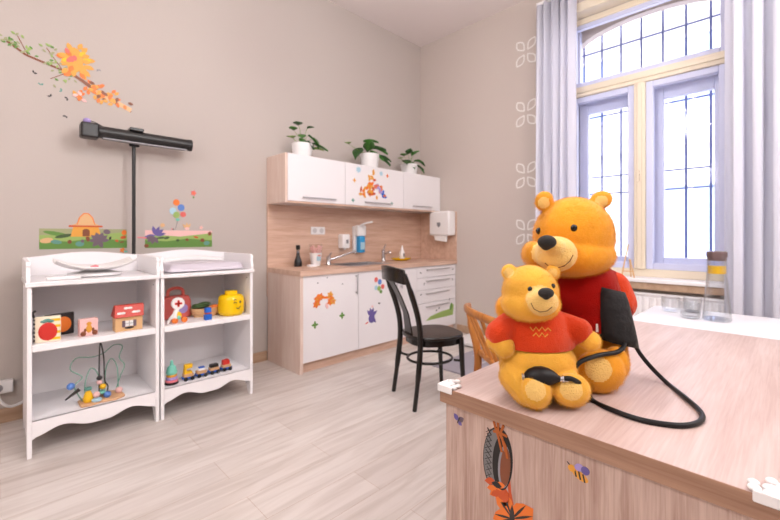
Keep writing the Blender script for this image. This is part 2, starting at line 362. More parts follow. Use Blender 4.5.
# ---------------------------------------------------------------- kitchen
YF = 2.89
def handle_v(x, z0, z1, parent):
    b = BM(); box(b, x-.006, x+.006, YF-.032, YF-.022, z0, z1); box(b, x-.006, x+.006, YF-.024, YF, z0+.01, z0+.025); box(b, x-.006, x+.006, YF-.024, YF, z1-.025, z1-.01)
    obj('handle', b, 'handle_metal', parent, bevel=.002)
def handle_h(x0, x1, z, parent, y=YF):
    b = BM(); box(b, x0, x1, y-.030, y-.020, z-.006, z+.006); box(b, x0+.01, x0+.025, y-.022, y, z-.005, z+.005); box(b, x1-.025, x1-.01, y-.022, y, z-.005, z+.005)
    obj('handle', b, 'handle_metal', parent, bevel=.002)
def base_unit(x0, x1, lbl, doors=(), drawers=(), side=None):
    t = thing('base_cabinet', lbl, 'kitchen cabinet', ((x0+x1)/2, 3.18, 0), 0)
    b = BM(); box(b, x0+.001, x1-.001, YF+.02, 3.45, .09, .83)
    obj('body', b, 'white_lacquer', t)
    obj('plinth', bx(x0+.001, x1-.001, YF+.035, YF+.055, 0, .088), 'oak_x', t, smooth=0)
    for (a, c, hx) in doors:
        d = obj('door', bx(a+.0015, c-.0015, YF, YF+.019, .09, .829), 'white_lacquer', t, bevel=.0015); handle_v(hx, .62, .81, d)
    for (z0, z1) in drawers:
        d = obj('drawer', bx(x0+.002, x1-.002, YF, YF+.019, z0+.002, z1-.002), 'white_lacquer', t, bevel=.0015); handle_h((x0+x1)/2-.22, (x0+x1)/2+.20, z1-.04, d)
    return t
s = obj('oak_gable', bx(1.79, 1.82, YF-.005, 3.45, 0, .83), 'oak_z', smooth=0, bevel=.002)
tag(s, 'upright oak end board closing the left end of the kitchen base', 'end board')
base_unit(1.82, 2.43, 'white base cabinet with two bunches of orange flowers, beside the oak side panel', doors=[(1.82, 2.43, 2.40)])
base_unit(2.431, 2.985, 'white base cabinet door with balloon sticker under the sink', doors=[(2.431, 2.985, 2.93)])
base_unit(2.986, 3.27, 'narrow white base cabinet behind the black chair back', doors=[(2.986, 3.27, 3.01)])
base_unit(3.271, 3.99, 'white base cabinet of four drawers in the corner by the window wall', drawers=[(.09, .41), (.41, .56), (.56, .70), (.70, .829)])
# worktop with a sink cut-out
sx0, sx1, sy0, sy1 = 2.42, 2.98, 3.02, 3.38
b = BM(); box(b, 1.785, sx0, YF-.02, 3.45, .83+.0005, .875); box(b, sx1, 3.995, YF-.02, 3.45, .8305, .875)
box(b, sx0, sx1, YF-.02, sy0, .8305, .875); box(b, sx0, sx1, sy1, 3.45, .8305, .875)
bmesh.ops.remove_doubles(b, verts=b.verts, dist=1e-5)
tag(obj('worktop', b, 'oak_x', smooth=0), 'long pale oak kitchen worktop over the white base cabinets', 'worktop')
b = BM(); box(b, 1.79, 3.982, 3.45, YA-.001, .6, 1.47)
sp = obj('backsplash', b, 'oak_x', smooth=0); tag(sp, 'oak panel on the wall between worktop and upper cabinets', 'backsplash')
tag(obj('backsplash', bx(3.982, XB-.0005, YF-.01, 3.45, .876, 1.47), 'oak_x', smooth=0), 'short oak panel on the window wall behind the paper towel dispenser', 'backsplash')
# sink
k = thing('kitchen_sink', 'stainless steel inset sink in the oak worktop', 'sink', (2.7, 3.2, .875))
b = BM()
for (x0, x1, y0, y1) in ((sx0-.02, sx1+.02, sy0-.02, sy0+.03), (sx0-.02, sx1+.02, sy1-.03, sy1+.02), (sx0-.02, sx0+.03, sy0+.03, sy1-.03), (sx1-.03, sx1+.02, sy0+.03, sy1-.03)): box(b, x0, x1, y0, y1, .8752, .879)
obj('rim', b, 'steel', k, bevel=.001)
b = BM(); w_ = .012
box(b, sx0+.03, sx1-.03, sy0+.03, sy1-.03, .840, .844); box(b, sx0+.018, sx0+.03, sy0+.03, sy1-.03, .84, .876); box(b, sx1-.03, sx1-.018, sy0+.03, sy1-.03, .84, .876); box(b, sx0+.03, sx1-.03, sy0+.018, sy0+.03, .84, .876); box(b, sx0+.03, sx1-.03, sy1-.03, sy1-.018, .84, .876)
obj('basin', b, 'steel', k)
def tap(x, y, dx, lbl, tall, reach):
    t = thing('tap', lbl, 'tap', (x, y, .876))
    z = .876
    obj('base', lathe(BM(), [(.026, 0), (.026, .012), (.022, .02), (.02, tall*.6), (.022, tall*.62), (.022, tall*.8), (.014, tall*.85)], (x, y, z)), 'chrome', t)
    e = Vector((x+dx[0]*reach, y+dx[1]*reach, z+tall*.6+dx[2]))
    obj('spout', tube(BM(), spline([(x, y, z+tall*.5), Vector((x, y, z+tall*.5))*.5+e*.5, e, e+Vector((dx[0]*.012, dx[1]*.012, -.022))]), .011), 'chrome', t)
    obj('lever', tube(BM(), [(x, y, z+tall*.8), (x+.005, y-.01, z+tall*.95), (x+.012, y-.03, z+tall*1.25)], [.013, .010, .006]), 'chrome', t)
tap(2.38, 3.30, (.97, -.25, .07), 'chrome mixer tap with long raised spout left of the sink', .10, .29)
tap(3.15, 3.30, (-.1, -.95, .02), 'small chrome tap right of the sink by the yellow tray', .16, .12)
# upper cabinets
def upper(x0, x1, lbl, h0, h1):
    t = thing('upper_cabinet', lbl, 'kitchen cabinet', ((x0+x1)/2, 3.3, 1.47))
    obj('body', bx(x0+.001, x1-.001, 3.15, YA-.001, 1.4705, 1.91), 'white_lacquer', t)
    obj('underside', bx(x0+.001, x1-.001, 3.135, 3.15, 1.4705, 1.486), 'oak_x', t, smooth=0)
    d = obj('door', bx(x0+.0015, x1-.0015, 3.13, 3.149, 1.487, 1.91), 'white_lacquer', t, bevel=.0015)
    handle_h(h0, h1, 1.525, d, 3.13)
s = obj('oak_gable', bx(1.79, 1.815, 3.13, YA-.001, 1.4705, 1.91), 'oak_z', smooth=0, bevel=.002); tag(s, 'oak end panel at the left of the upper cabinets', 'end board')
upper(1.816, 2.46, 'left white upper cabinet under the first plant', 1.96, 2.33)
upper(2.461, 3.31, 'middle white upper cabinet with an orange flower sticker', 2.71, 3.09)
upper(3.311, 3.99, 'right white upper cabinet next to the room corner', 3.46, 3.80)
# outlets, dispensers
t = thing('double_socket', 'white double socket on the oak backsplash', 'wall socket', (2.36, 3.45, 1.21))
b = BM(); box(b, 2.265, 2.435, 3.44, 3.4498, 1.185, 1.265); obj('plate', b, 'white_plastic', t, bevel=.003)
for x in (2.308, 2.392): obj('socket', lathe(lathe(BM(), [(.026, 0), (.026, .003), (.022, .003), (.02, -.001)], (x, 3.4385, 1.225), axis='y'), [(.004, 0), (.004, .002)], (x, 3.4365, 1.225), axis='y'), 'socket_white', t)
t = thing('soap_dispenser', 'small white soap dispenser on the backsplash left of the blue bottle', 'dispenser', (2.66, 3.45, 1.0))
obj('body', bx(2.61, 2.71, 3.36, 3.4495, 1.035, 1.19), 'white_plastic', t, bevel=.012); obj('badge', bx(2.655, 2.685, 3.356, 3.36, 1.09, 1.13), 'grey', t); obj('nozzle', rod(BM(), (2.66, 3.39, 1.035), (2.66, 3.39, 1.02), .012), 'white_plastic', t)
t = thing('sanitizer_dispenser', 'white wall dispenser with elbow lever holding a blue bottle', 'dispenser', (2.86, 3.45, 1.0))
b = BM(); box(b, 2.805, 2.925, 3.40, 3.4495, .985, 1.28); box(b, 2.805, 2.925, 3.34, 3.40, 1.17, 1.29); obj('bracket', b, 'white_plastic', t, bevel=.01)
obj('bottle', bx(2.825, 2.908, 3.335, 3.40, .985, 1.17), 'gelblue', t, bevel=.012, label='blue bottle')
obj('bottle_label', bx(2.835, 2.895, 3.331, 3.335, 1.02, 1.10), 'skyblue', t)
b = BM(); tube(b, spline([(2.83, 3.32, 1.29), (2.86, 3.27, 1.31), (2.93, 3.25, 1.325)]), .018, flat=(1, .6)); obj('lever', b, 'white_plastic', t)
t = thing('paper_towel_dispenser', 'white paper towel dispenser on the wall right of the worktop', 'dispenser', (3.9, 3.03, 1.17))
obj('housing', bx(3.84, 3.981, 2.882, 3.19, 1.175, 1.475), 'white_plastic', t, bevel=.02)
obj('lock', prism(BM(), [(3.839, 3.06, 1.335), (3.839, 3.01, 1.335), (3.839, 3.01, 1.30), (3.839, 3.035, 1.275), (3.839, 3.06, 1.30)], (-.004, 0, 0)), 'grey', t)
b = BM(); prism(b, [(3.86, 3.13, 1.178), (3.86, 2.94, 1.178), (3.85, 2.94, 1.10), (3.85, 3.10, 1.12)], (.03, 0, 0)); obj('paper_towel', b, 'white', t)
# worktop clutter
t = thing('pump_bottle', 'dark glass bottle with black cap at the left of the worktop', 'bottle', (2.05, 3.34, .875))
obj('body', lathe(BM(), [(.036, 0), (.038, .01), (.036, .05), (.018, .10), (.013, .15), (.013, .155)], (2.05, 3.34, .8755)), 'black_plastic', t)
obj('band', lathe(BM(), [(.0145, 0), (.0145, .015)], (2.05, 3.34, 1.005)), 'grey', t)
obj('cap', lathe(BM(), [(.013, 0), (.018, .005), (.021, .02), (.02, .042), (.012, .048)], (2.05, 3.34, 1.035)), 'black', t)
t = thing('small_box', 'flat white box lying in front of the dark bottle', 'box', (2.13, 3.22, .875))
obj('carton', bx(2.09, 2.17, 3.20, 3.25, .8755, .895), 'white_paint', t, bevel=.002); obj('flap', bx(2.17, 2.174, 3.205, 3.245, .878, .893), 'cream', t)
t = thing('swab_cup', 'white cup full of wrapped swabs on the worktop', 'cup', (2.205, 3.27, .875))
obj('cup', lathe(BM(), [(.042, 0), (.044, .005), (.060, .125), (.062, .13), (.056, .13), (.045, .1)], (2.205, 3.27, .8755)), 'white_plastic', t)
b = BM()
for i, (dx, dy, a) in enumerate([(0, 0, .1), (.02, .01, .4), (-.02, .01, -.4), (.03, -.02, .2), (-.025, -.02, -.2), (.01, -.03, .05)]): tube(b, [(2.205+dx, 3.27+dy, .98), (2.205+dx*1.3+a*.06, 3.27+dy, 1.055+.005*i)], [.009, .012])
obj('swab', b, 'blush', t)
b = BM(); lathe(b, [(.055, 0), (.066, .05), (.064, .085)], (2.205, 3.27, 1.006)); obj('wrapper', b, 'plastic_film', t)
b = BM(); box(b, 2.18, 2.225, 3.2135, 3.217, .93, .97); box(b, 2.19, 2.22, 3.2105, 3.214, .975, .985, 1); obj('cup_mark', b, ['skyblue', 'salmon'], t)
t = thing('yellow_tray', 'oval yellow dish on the worktop under the white bottle', 'tray', (3.43, 3.28, .875))
b = BM(); lathe(b, [(.08, 0), (.13, .018), (.14, .03), (.132, .03), (.1, .012), (.01, .008)], (0, 0, 0)); b.transform(Matrix.Translation((3.43, 3.28, .8755)) @ Matrix.Diagonal((1, .75, 1, 1)))
obj('dish', b, 'glossy_yellow', t)
t = thing('squeeze_bottle', 'white cone tipped bottle standing in the yellow dish', 'bottle', (3.455, 3.29, .885))
obj('body', lathe(BM(), [(.03, 0), (.032, .01), (.031, .09), (.022, .11)], (3.455, 3.29, .8845)), 'white_plastic', t); obj('nozzle', lathe(BM(), [(.02, 0), (.012, .03), (.004, .065)], (3.455, 3.29, .9945)), 'white_plastic', t)
obj('print', bx(3.44, 3.465, 3.256, 3.259, .92, .96), 'grey', t)
# plants
def leaf(b, base, direction, size, curl=.3, mi=0, wide=.75):
    d = Vector(direction).normalized(); u, v = frame_of(d); up = v if v.z > 0 else -v
    rows = []
    prof = [(0, .05), (.12, .62), (.3, .95), (.5, .9), (.7, .62), (.88, .25), (1, .02)]
    for t, wv in prof:
        c = Vector(base)+d*size*t-Vector((0, 0, 1))*curl*size*t*t
        rows.append([b.verts.new(c+u*wv*size*wide*.5*s+up*(abs(s)*.12*size)) for s in (-1, 0, 1)])
    f0 = len(b.faces)
    for r0, r1 in zip(rows, rows[1:]):
        for i in range(2): b.faces.new((r0[i], r0[i+1], r1[i+1], r1[i]))
    setmi(b, f0, mi)
def plant(x, y, lbl, leaves, pr, ph, mats, wide, name):
    z = 1.9105
    t = thing(name, lbl, 'potted plant', (x, y, z))
    obj('pot', lathe(BM(), [(pr*.82, 0), (pr*.84, .004), (pr, ph-.004), (pr, ph), (pr*.9, ph), (pr*.88, ph-.02), (.01, ph-.02)], (x, y, z)), 'white_plastic', t)
    obj('soil', lathe(BM(), [(pr*.87, 0), (pr*.87, .004)], (x, y, z+ph-.022)), 'dark', t)
    bl = BM(); bs = BM()
    for (dx, dz, s, ax, az, mi) in leaves:
        dy = random.uniform(-.05, .03)
        p = Vector((x+dx, y+dy, z+dz)); d = Vector((ax, -.5, az))
        leaf(bl, p, d, s*1.22, .2, mi, wide)
        tube(bs, spline([(x+dx*.15, y, z+ph-.02), (x+dx*.5, y+dy*.6, max(z+dz*.8, z+ph)), p], 4), .0022, n=5)
    obj('stems', bs, 'leaf_pale', t); obj('foliage', bl, mats, t, solid=.0008)
plant(2.05, 3.27, 'heart leaved plant in a white pot, leftmost on the upper cabinets', [(-.1, .24, .07, -.6, .3, 0), (-.06, .29, .08, -.5, .2, 1), (.0, .22, .07, -.3, -.3, 0), (.03, .28, .06, .4, .2, 1), (-.02, .18, .09, .1, -.6, 0), (.05, .22, .10, .5, -.5, 0), (.09, .20, .09, .2, -.8, 1), (-.1, .17, .08, -.8, .1, 2), (.12, .13, .10, .6, -.2, 0), (.11, .10, .09, .9, .1, 2), (.08, .14, .07, .6, -.1, 1), (.03, .16, .08, .3, -.6, 1)], .100, .135, ['leaf_green', 'leaf_dark', 'leaf_pale'], 1.0, 'potted_plant')
plant(2.91, 3.27, 'spreading dark leaved plant in a white pot, middle on the upper cabinets', [(-.30, .22, .10, -.7, .05, 2), (-.12, .20, .17, -.8, -.6, 0), (-.12, .27, .14, .9, .2, 1), (-.05, .17, .18, -.3, .4, 1), (.0, .22, .16, .9, .15, 0), (.05, .25, .16, 1, -.2, 1), (.0, .19, .14, .8, -.4, 1), (.08, .16, .15, .9, -.5, 0), (.04, .14, .12, -.7, -.1, 0), (-.1, .24, .12, .6, .4, 0), (.18, .17, .11, .9, -.3, 0)], .108, .16, ['leaf_dark', 'leaf_green', 'leaf_pale'], .62, 'potted_plant')
plant(3.56, 3.27, 'bushy small leaved plant in a white pot, rightmost on the upper cabinets', [(-.12, .21, .09, -.6, .2, 0), (-.06, .24, .09, -.2, .5, 1), (0, .23, .10, .2, .4, 0), (.05, .25, .08, .3, .5, 0), (.0, .16, .12, -.1, -.3, 0), (-.09, .16, .10, -.5, -.3, 1), (.08, .18, .10, .5, .0, 0), (.13, .20, .10, .8, -.4, 1), (.13, .13, .09, .6, -.7, 0), (-.15, .18, .07, -1.2, .1, 2), (.04, .12, .10, .4, -.2, 1)], .104, .13, ['leaf_green', 'leaf_dark', 'leaf_pale'], .95, 'potted_plant')

# ---------------------------------------------------------------- stickers
class Sticker:
    """flat foil shapes on a wall or door: o origin, u right, v up, n towards the room"""
    def __init__(s, o, u, n, off=0): s.off = off; s.o, s.u, s.v, s.n = Vector(o), Vector(u), Vector((0, 0, 1)), Vector(n); s.bm = BM(); s.mats = []; s.k = 0
    def poly(s, pts, m):
        if m not in s.mats: s.mats.append(m)
        h = s.off+.0006+.00006*s.k; s.k += 1
        prism(s.bm, [s.o+s.u*a+s.v*b for a, b in pts], s.n*h, s.mats.index(m)); return s
    def ellipse(s, x, y, a, b, m, rot=0, n=16):
        c, q = math.cos(rot), math.sin(rot)
        return s.poly([(x+a*math.cos(t)*c-b*math.sin(t)*q, y+a*math.cos(t)*q+b*math.sin(t)*c) for t in [2*PI*i/n for i in range(n)]], m)
    def leaf(s, x, y, L, wd, rot, m):
        pts = [(0, 0), (.25, .8), (.5, 1), (.75, .7), (1, 0), (.75, -.7), (.5, -1), (.25, -.8)]
        c, q = math.cos(rot), math.sin(rot)
        return s.poly([(x+(a*L)*c-(b*wd/2)*q, y+(a*L)*q+(b*wd/2)*c) for a, b in pts], m)
    def line(s, pts, wd, m):
        for (x0, y0), (x1, y1) in zip(pts, pts[1:]):
            dx, dy = x1-x0, y1-y0; L = math.hypot(dx, dy) or 1; nx, ny = -dy/L*wd/2, dx/L*wd/2
            s.poly([(x0+nx, y0+ny), (x1+nx, y1+ny), (x1-nx, y1-ny), (x0-nx, y0-ny)], m)
        return s
    def flower(s, x, y, r, m, c='amber', n=5, rot=0):
        for i in range(n): s.leaf(x, y, r, r*.62, rot+2*PI*i/n, m)
        return s.ellipse(x, y, r*.25, r*.25, c, n=10)
    def rect(s, x0, x1, y0, y1, m): return s.poly([(x0, y0), (x1, y0), (x1, y1), (x0, y1)], m)
    def done(s, lbl, cat='sticker', name='wall_sticker', group=None):
        return tag(obj(name, s.bm, s.mats, smooth=0), lbl, cat, group)
def WA(off=0): return Sticker((0, YA-.0002, 0), (1, 0, 0), (0, -1, 0), off)
# branch above the heater lamp
s = WA()
s.line([(.03, 2.40), (.12, 2.34), (.24, 2.31), (.36, 2.28), (.48, 2.20), (.58, 2.16), (.70, 2.10)], .014, 'brown')
s.line([(.36, 2.28), (.52, 2.19)], .02, 'brown').line([(.48, 2.20), (.70, 2.11)], .034, 'tan').line([(.08, 2.45), (.13, 2.34)], .005, 'brown').line([(.22, 2.42), (.30, 2.30)], .005, 'brown').line([(.24, 2.22), (.32, 2.28)], .005, 'brown')
rs = random.Random(3)
for i in range(46):
    t = rs.random(); x, z = .03+t*.33, 2.40-.13*t
    s.leaf(x+rs.uniform(-.02, .02), z+rs.uniform(-.035, .035), .024, .012, rs.uniform(0, 6.28), rs.choice(['sage', 'lightgreen', 'sage', 'green']))
for i in range(26):
    cx_, cz_ = rs.choice([(.07, 2.45), (.22, 2.42), (.26, 2.37), (.28, 2.22), (.02, 2.42)])
    s.leaf(cx_+rs.uniform(-.04, .04), cz_+rs.uniform(-.035, .035), .024, .013, rs.uniform(0, 6.28), rs.choice(['sage', 'lightgreen', 'green']))
s.done('long leafy tree branch sticker on the wall above the black heater lamp')
s = WA(.003); s.ellipse(.365, 2.385, .05, .085, 'amber')
for i in range(34):
    a = rs.uniform(0, 6.28); q = rs.random()**.5; s.leaf(.365+.07*q*math.cos(a), 2.385+.10*q*math.sin(a), .05, .03, a, rs.choice(['amber', 'amber', 'yellow', 'amber', 'orange']))
for i in range(7): s.leaf(.36+rs.uniform(-.03, .02), 2.39+rs.uniform(-.03, .03), .04, .026, rs.uniform(0, 6), 'salmon')
s.done('round cluster of yellow leaves with a red middle on the wall branch')
s = WA(.003)
for i in range(44):
    t = rs.random(); s.leaf(.43+.24*t+rs.uniform(-.015, .015), 2.225-.09*t+rs.uniform(-.045, .045), .036, .022, rs.uniform(0, 6.28), rs.choice(['orange', 'amber', 'orange', 'brown', 'amber']))
for i in range(10): s.leaf(.37+rs.uniform(-.02, .04), 2.13+rs.uniform(-.03, .03), .035, .022, rs.uniform(0, 6.28), rs.choice(['amber', 'blush', 'orange']))
s.done('long row of orange and brown leaves at the low end of the wall branch')
for i, (px, pz, c, l) in enumerate([(.155, 2.235, 'dark', 'tiny dark leaf sticker nearest below the branch at left'), (.19, 2.165, 'teal', 'tiny teal leaf sticker on the left of the wall'), (.24, 2.10, 'dark', 'tiny dark leaf sticker, lowest left under the branch'), (.30, 2.155, 'teal', 'tiny teal leaf sticker in the middle under the branch'), (.33, 2.11, 'dark', 'tiny dark leaf sticker close above the heater left end'), (.32, 1.99, 'dark', 'tiny dark leaf sticker left of the heater lamp end'), (.50, 2.36, 'grey', 'tiny grey flower sticker right of the yellow leaves')]):
    s = WA(); s.leaf(px, pz, .02, .012, .7*i, c).leaf(px, pz, .018, .010, .7*i+1.6, c); s.done(l)
# meadow strips
def meadow(x0, x1, z0, z1, lbl, seed, bushes):
    s = WA(); r = random.Random(seed)
    s.rect(x0, x1, z0, z1, 'sage' if seed == 1 else 'blush'); w_ = x1-x0
    s.poly([(x0, z0), (x1, z0), (x1, z1-.02), (x0+w_*.75, z1-.035), (x0+w_*.5, z1-.05), (x0+w_*.25, z1-.04), (x0, z1-.045)], 'lightgreen')
    s.poly([(x0, z0), (x1, z0), (x1, z0+.055), (x0+w_*.6, z0+.07), (x0+w_*.3, z0+.05), (x0, z0+.06)], 'green')
    for (x, z, a, b_, m) in bushes: s.ellipse(x, z, a, b_, m, r.uniform(-.3, .3), 10)
    s.done(lbl)
meadow(.183, .673, 1.082, 1.22, 'green meadow strip sticker left of the heater rod', 1,
       [(.27, 1.185, .07, .014, 'green'), (.31, 1.17, .05, .012, 'darkgreen'), (.22, 1.14, .035, .018, 'tan'), (.27, 1.13, .03, .014, 'teal'), (.395, 1.115, .025, .018, 'teal'), (.34, 1.13, .012, .014, 'brown'), (.41, 1.135, .01, .012, 'dusk'), (.44, 1.15, .012, .02, 'brown'),
        (.57, 1.155, .007, .012, 'dark'), (.61, 1.135, .012, .008, 'rust'), (.65, 1.16, .02, .012, 'rust'), (.655, 1.195, .016, .02, 'orange'), (.64, 1.125, .015, .006, 'brown'), (.55, 1.20, .022, .018, 'dusk')])
meadow(.79, 1.289, 1.078, 1.215, 'green meadow strip sticker right of the heater rod', 2,
       [(.94, 1.155, .02, .010, 'darkgreen'), (1.02, 1.135, .013, .010, 'darkgreen'), (1.09, 1.14, .014, .011, 'brown'), (1.16, 1.16, .02, .008, 'rust'), (1.21, 1.135, .018, .016, 'brown'), (1.245, 1.11, .025, .018, 'teal'), (1.17, 1.12, .012, .008, 'green'), (1.27, 1.19, .015, .018, 'brown'), (.80, 1.095, .016, .014, 'brown'), (.90, 1.155, .03, .008, 'darkgreen')])
s = WA(.002); cxh = .43
s.poly([(cxh-.085, 1.165), (cxh+.085, 1.165), (cxh+.07, 1.24), (cxh-.07, 1.24)], 'amber')
s.poly([(cxh-.095, 1.235), (cxh+.095, 1.235), (cxh+.05, 1.26), (cxh+.04, 1.30), (cxh+.015, 1.33), (cxh-.015, 1.33), (cxh-.04, 1.30), (cxh-.05, 1.26)], 'tan')
s.line([(cxh-.095, 1.238), (cxh+.095, 1.238)], .012, 'rust').line([(cxh-.05, 1.25), (cxh-.035, 1.30), (cxh-.012, 1.328), (cxh+.012, 1.328), (cxh+.035, 1.30), (cxh+.05, 1.25)], .006, 'orange')
s.rect(cxh-.02, cxh+.02, 1.168, 1.205, 'brown').ellipse(cxh, 1.205, .02, .015, 'brown')
s.done('small dome roofed cottage sticker standing on the left meadow strip')
def WAd(lbl, fn): s = WA(.003); fn(s); s.done(lbl)
WAd('dusky purple bush sticker on the left meadow strip', lambda s: [s.leaf(.505, 1.14, .06, .03, a, 'dusk') for a in (0, .6, 1.2, 1.9, 2.5, 3.2, 4, 5)])
WAd('small orange and green flower sticker below the left meadow strip', lambda s: (s.flower(.645, 1.065, .02, 'orange'), s.leaf(.65, 1.062, .03, .016, -.4, 'mint')))
WAd('purple thistle sticker at the left end of the right meadow strip', lambda s: ([s.leaf(.86, 1.175, .075, .028, a, 'purple') for a in (.2, .7, 1.2, 1.8, 3.3)], [s.leaf(.85, 1.165, .06, .03, a, 'dusk') for a in (3.4, 3.9, 4.5, 5.2)], s.line([(.74, 1.16), (.80, 1.155)], .01, 'pink'), s.ellipse(.91, 1.255, .016, .016, 'tan')))
WAd('bunch of coloured balloons sticker above the right meadow strip', lambda s: (s.ellipse(1.01, 1.44, .024, .026, 'orange'), s.ellipse(1.045, 1.40, .026, .028, 'blue'), s.ellipse(.985, 1.37, .026, .028, 'skyblue'), s.ellipse(1.01, 1.34, .024, .026, 'lightgreen'), s.ellipse(1.06, 1.345, .022, .022, 'salmon'), s.ellipse(1.02, 1.302, .015, .012, 'mint'), s.line([(1.02, 1.29), (1.0, 1.22)], .002, 'grey')))
WAd('small salmon flower sticker, highest at right of the balloons', lambda s: (s.flower(1.14, 1.525, .025, 'salmon', 'orange'), s.leaf(1.14, 1.50, .02, .012, -1.57, 'green')))
WAd('tan sprig sticker between the balloons and the right meadow strip', lambda s: ([s.leaf(1.09, 1.23, .05, .02, a, 'tan') for a in (1, 1.6, 2.3)], s.ellipse(1.09, 1.23, .018, .012, 'blush')))
WAd('tiny pink dot sticker above the right end of the meadow strip', lambda s: s.flower(1.20, 1.24, .018, 'blush'))
WAd('tiny dark butterfly sticker left above the right meadow strip', lambda s: (s.leaf(.98, 1.22, .015, .01, .5, 'dark'), s.leaf(.98, 1.22, .015, .01, 2, 'pink')))
# white openwork flowers on the window wall
FL = ['highest', 'second from the top', 'third from the top', 'lowest']
for i, z in enumerate((3.135, 2.484, 1.822, 1.213)):
    s = Sticker((XB-.0002, 1.982, z), (0, -1, 0), (-1, 0, 0))
    for a in (.9, 2.24, 4.04, 5.38):
        c, q = math.cos(a), math.sin(a); pts = [(.03+.135*k_/10, .040*math.sin(PI*(k_/10)**1.15)) for k_ in range(11)]; pts = pts+[(x, -y) for x, y in pts[::-1][1:]]
        s.line([(x*c-y*q, x*q+y*c) for x, y in pts], .014, 'sticker_white')
    s.done('white openwork four petal flower on the window wall, %s of the column' % FL[i], group='white flower stickers')
# stickers on kitchen doors
def DS(y=YF): return Sticker((0, y-.0001, 0), (1, 0, 0), (0, -1, 0))
s = DS()
for i in range(6): s.flower(1.975+rs.uniform(-.025, .025), .595+rs.uniform(-.04, .05), .035, 'orange', 'amber', rot=i)
s.line([(2.0, .63), (2.12, .62)], .02, 'orange')
for i in range(5): s.flower(2.115+rs.uniform(-.02, .02), .595+rs.uniform(-.04, .05), .035, 'orange' if i % 2 else 'amber', 'salmon', rot=i)
s.leaf(2.06, .58, .06, .03, -1.4, 'blush'); s.done('two bunches of orange flowers sticker on the first white door', name='door_sticker')
for x, z, l in ((1.94, .40, 'left'), (2.235, .44, 'right')):
    s = DS(); s.flower(x, z, .035, 'green', 'green', 4); s.done('small green clover sticker low on the first white door, ' + l, name='door_sticker')
for x, z, c, l in ((1.97, .76, 'grey', 'tiny grey dot sticker near the top left of the first white door'), (2.24, .73, 'grey', 'tiny grey dot sticker at the right of the first white door'), (2.07, .80, 'grey', 'tiny grey mark sticker highest on the first white door')):
    s = DS(); s.ellipse(x, z, .008, .006, c); s.done(l, name='door_sticker')
s = DS(); s.ellipse(2.66, .735, .024, .026, 'salmon').ellipse(2.71, .71, .026, .028, 'blue').ellipse(2.66, .655, .022, .024, 'skyblue').ellipse(2.70, .645, .026, .026, 'lightgreen').ellipse(2.75, .66, .024, .026, 'salmon').ellipse(2.725, .61, .02, .018, 'green'); s.done('bunch of balloons sticker on the second white door', name='door_sticker')
s = DS(); [s.leaf(2.60, .38, .09, .035, a, 'purple') for a in (.6, 1.3, 1.8, 2.3, 5.4)]; s.ellipse(2.60, .36, .04, .045, 'purple'); s.leaf(2.56, .33, .05, .015, 3.4, 'salmon'); s.ellipse(2.61, .475, .012, .012, 'blush'); s.done('purple tulip sticker low on the second white door', name='door_sticker')
s = DS(); s.leaf(2.70, .49, .02, .014, .4, 'dark').leaf(2.70, .49, .02, .014, 2.2, 'dark'); s.done('tiny dark butterfly sticker under the door balloons', name='door_sticker')
for i, (x, z, l) in enumerate(((3.33, .755, 'top drawer, left'), (3.93, .76, 'top drawer, right'), (3.40, .63, 'second drawer, left'), (3.93, .645, 'second drawer, right'), (3.34, .52, 'third drawer, left'), (3.86, .41, 'bottom drawer, upper right'))):
    s = DS(); s.leaf(x, z, .018, .014, i, 'dark').leaf(x, z, .018, .014, i+2, 'grey'); s.done('tiny dark bee sticker on the ' + l, name='drawer_sticker')
s = DS(); s.poly([(3.42, .21), (3.93, .21), (3.95, .33), (3.90, .36), (3.86, .29), (3.7, .28), (3.5, .25)], 'lightgreen').leaf(3.88, .27, .10, .05, 1.3, 'green'); s.leaf(3.6, .30, .03, .02, .4, 'dark').leaf(3.66, .31, .03, .02, 1.4, 'dark'); s.done('green meadow sticker on the bottom drawer', name='drawer_sticker')
s = DS(3.13)
for i in range(60):
    t = rs.uniform(-.16, .17); zz = 1.60+.24*rs.random()*(1-abs(t)/.19)
    s.leaf(2.84+t, zz, .05, .03, rs.uniform(0, 6.28), rs.choice(['amber', 'orange', 'amber', 'rust'] if t < .06 else ['lavender', 'royal', 'orange']))
s.flower(2.87, 1.70, .03, 'salmon').leaf(2.66, 1.62, .07, .02, 1.4, 'rust'); s.done('heap of orange, red and violet leaves sticker on the middle upper door', name='door_sticker')
for x, z, r_, c, l in ((2.635, 1.855, .035, 'skyblue', 'large pale blue flower sticker, upper left of the leaf heap'), (2.955, 1.85, .028, 'skyblue', 'small pale blue flower sticker, upper right of the leaf heap'), (3.05, 1.835, .024, 'orange', 'small orange flower sticker on the middle upper door'), (2.58, 1.74, .024, 'amber', 'small pale orange flower sticker left of the leaf heap'), (2.56, 1.535, .024, 'teal', 'green sprout sticker at the lower left of the middle upper door'), (3.12, 1.535, .02, 'teal', 'green sprout sticker at the lower right of the middle upper door')):
    s = DS(3.13); s.flower(x, z, r_, c, c, 7 if c == 'skyblue' else 4); s.done(l, name='door_sticker')

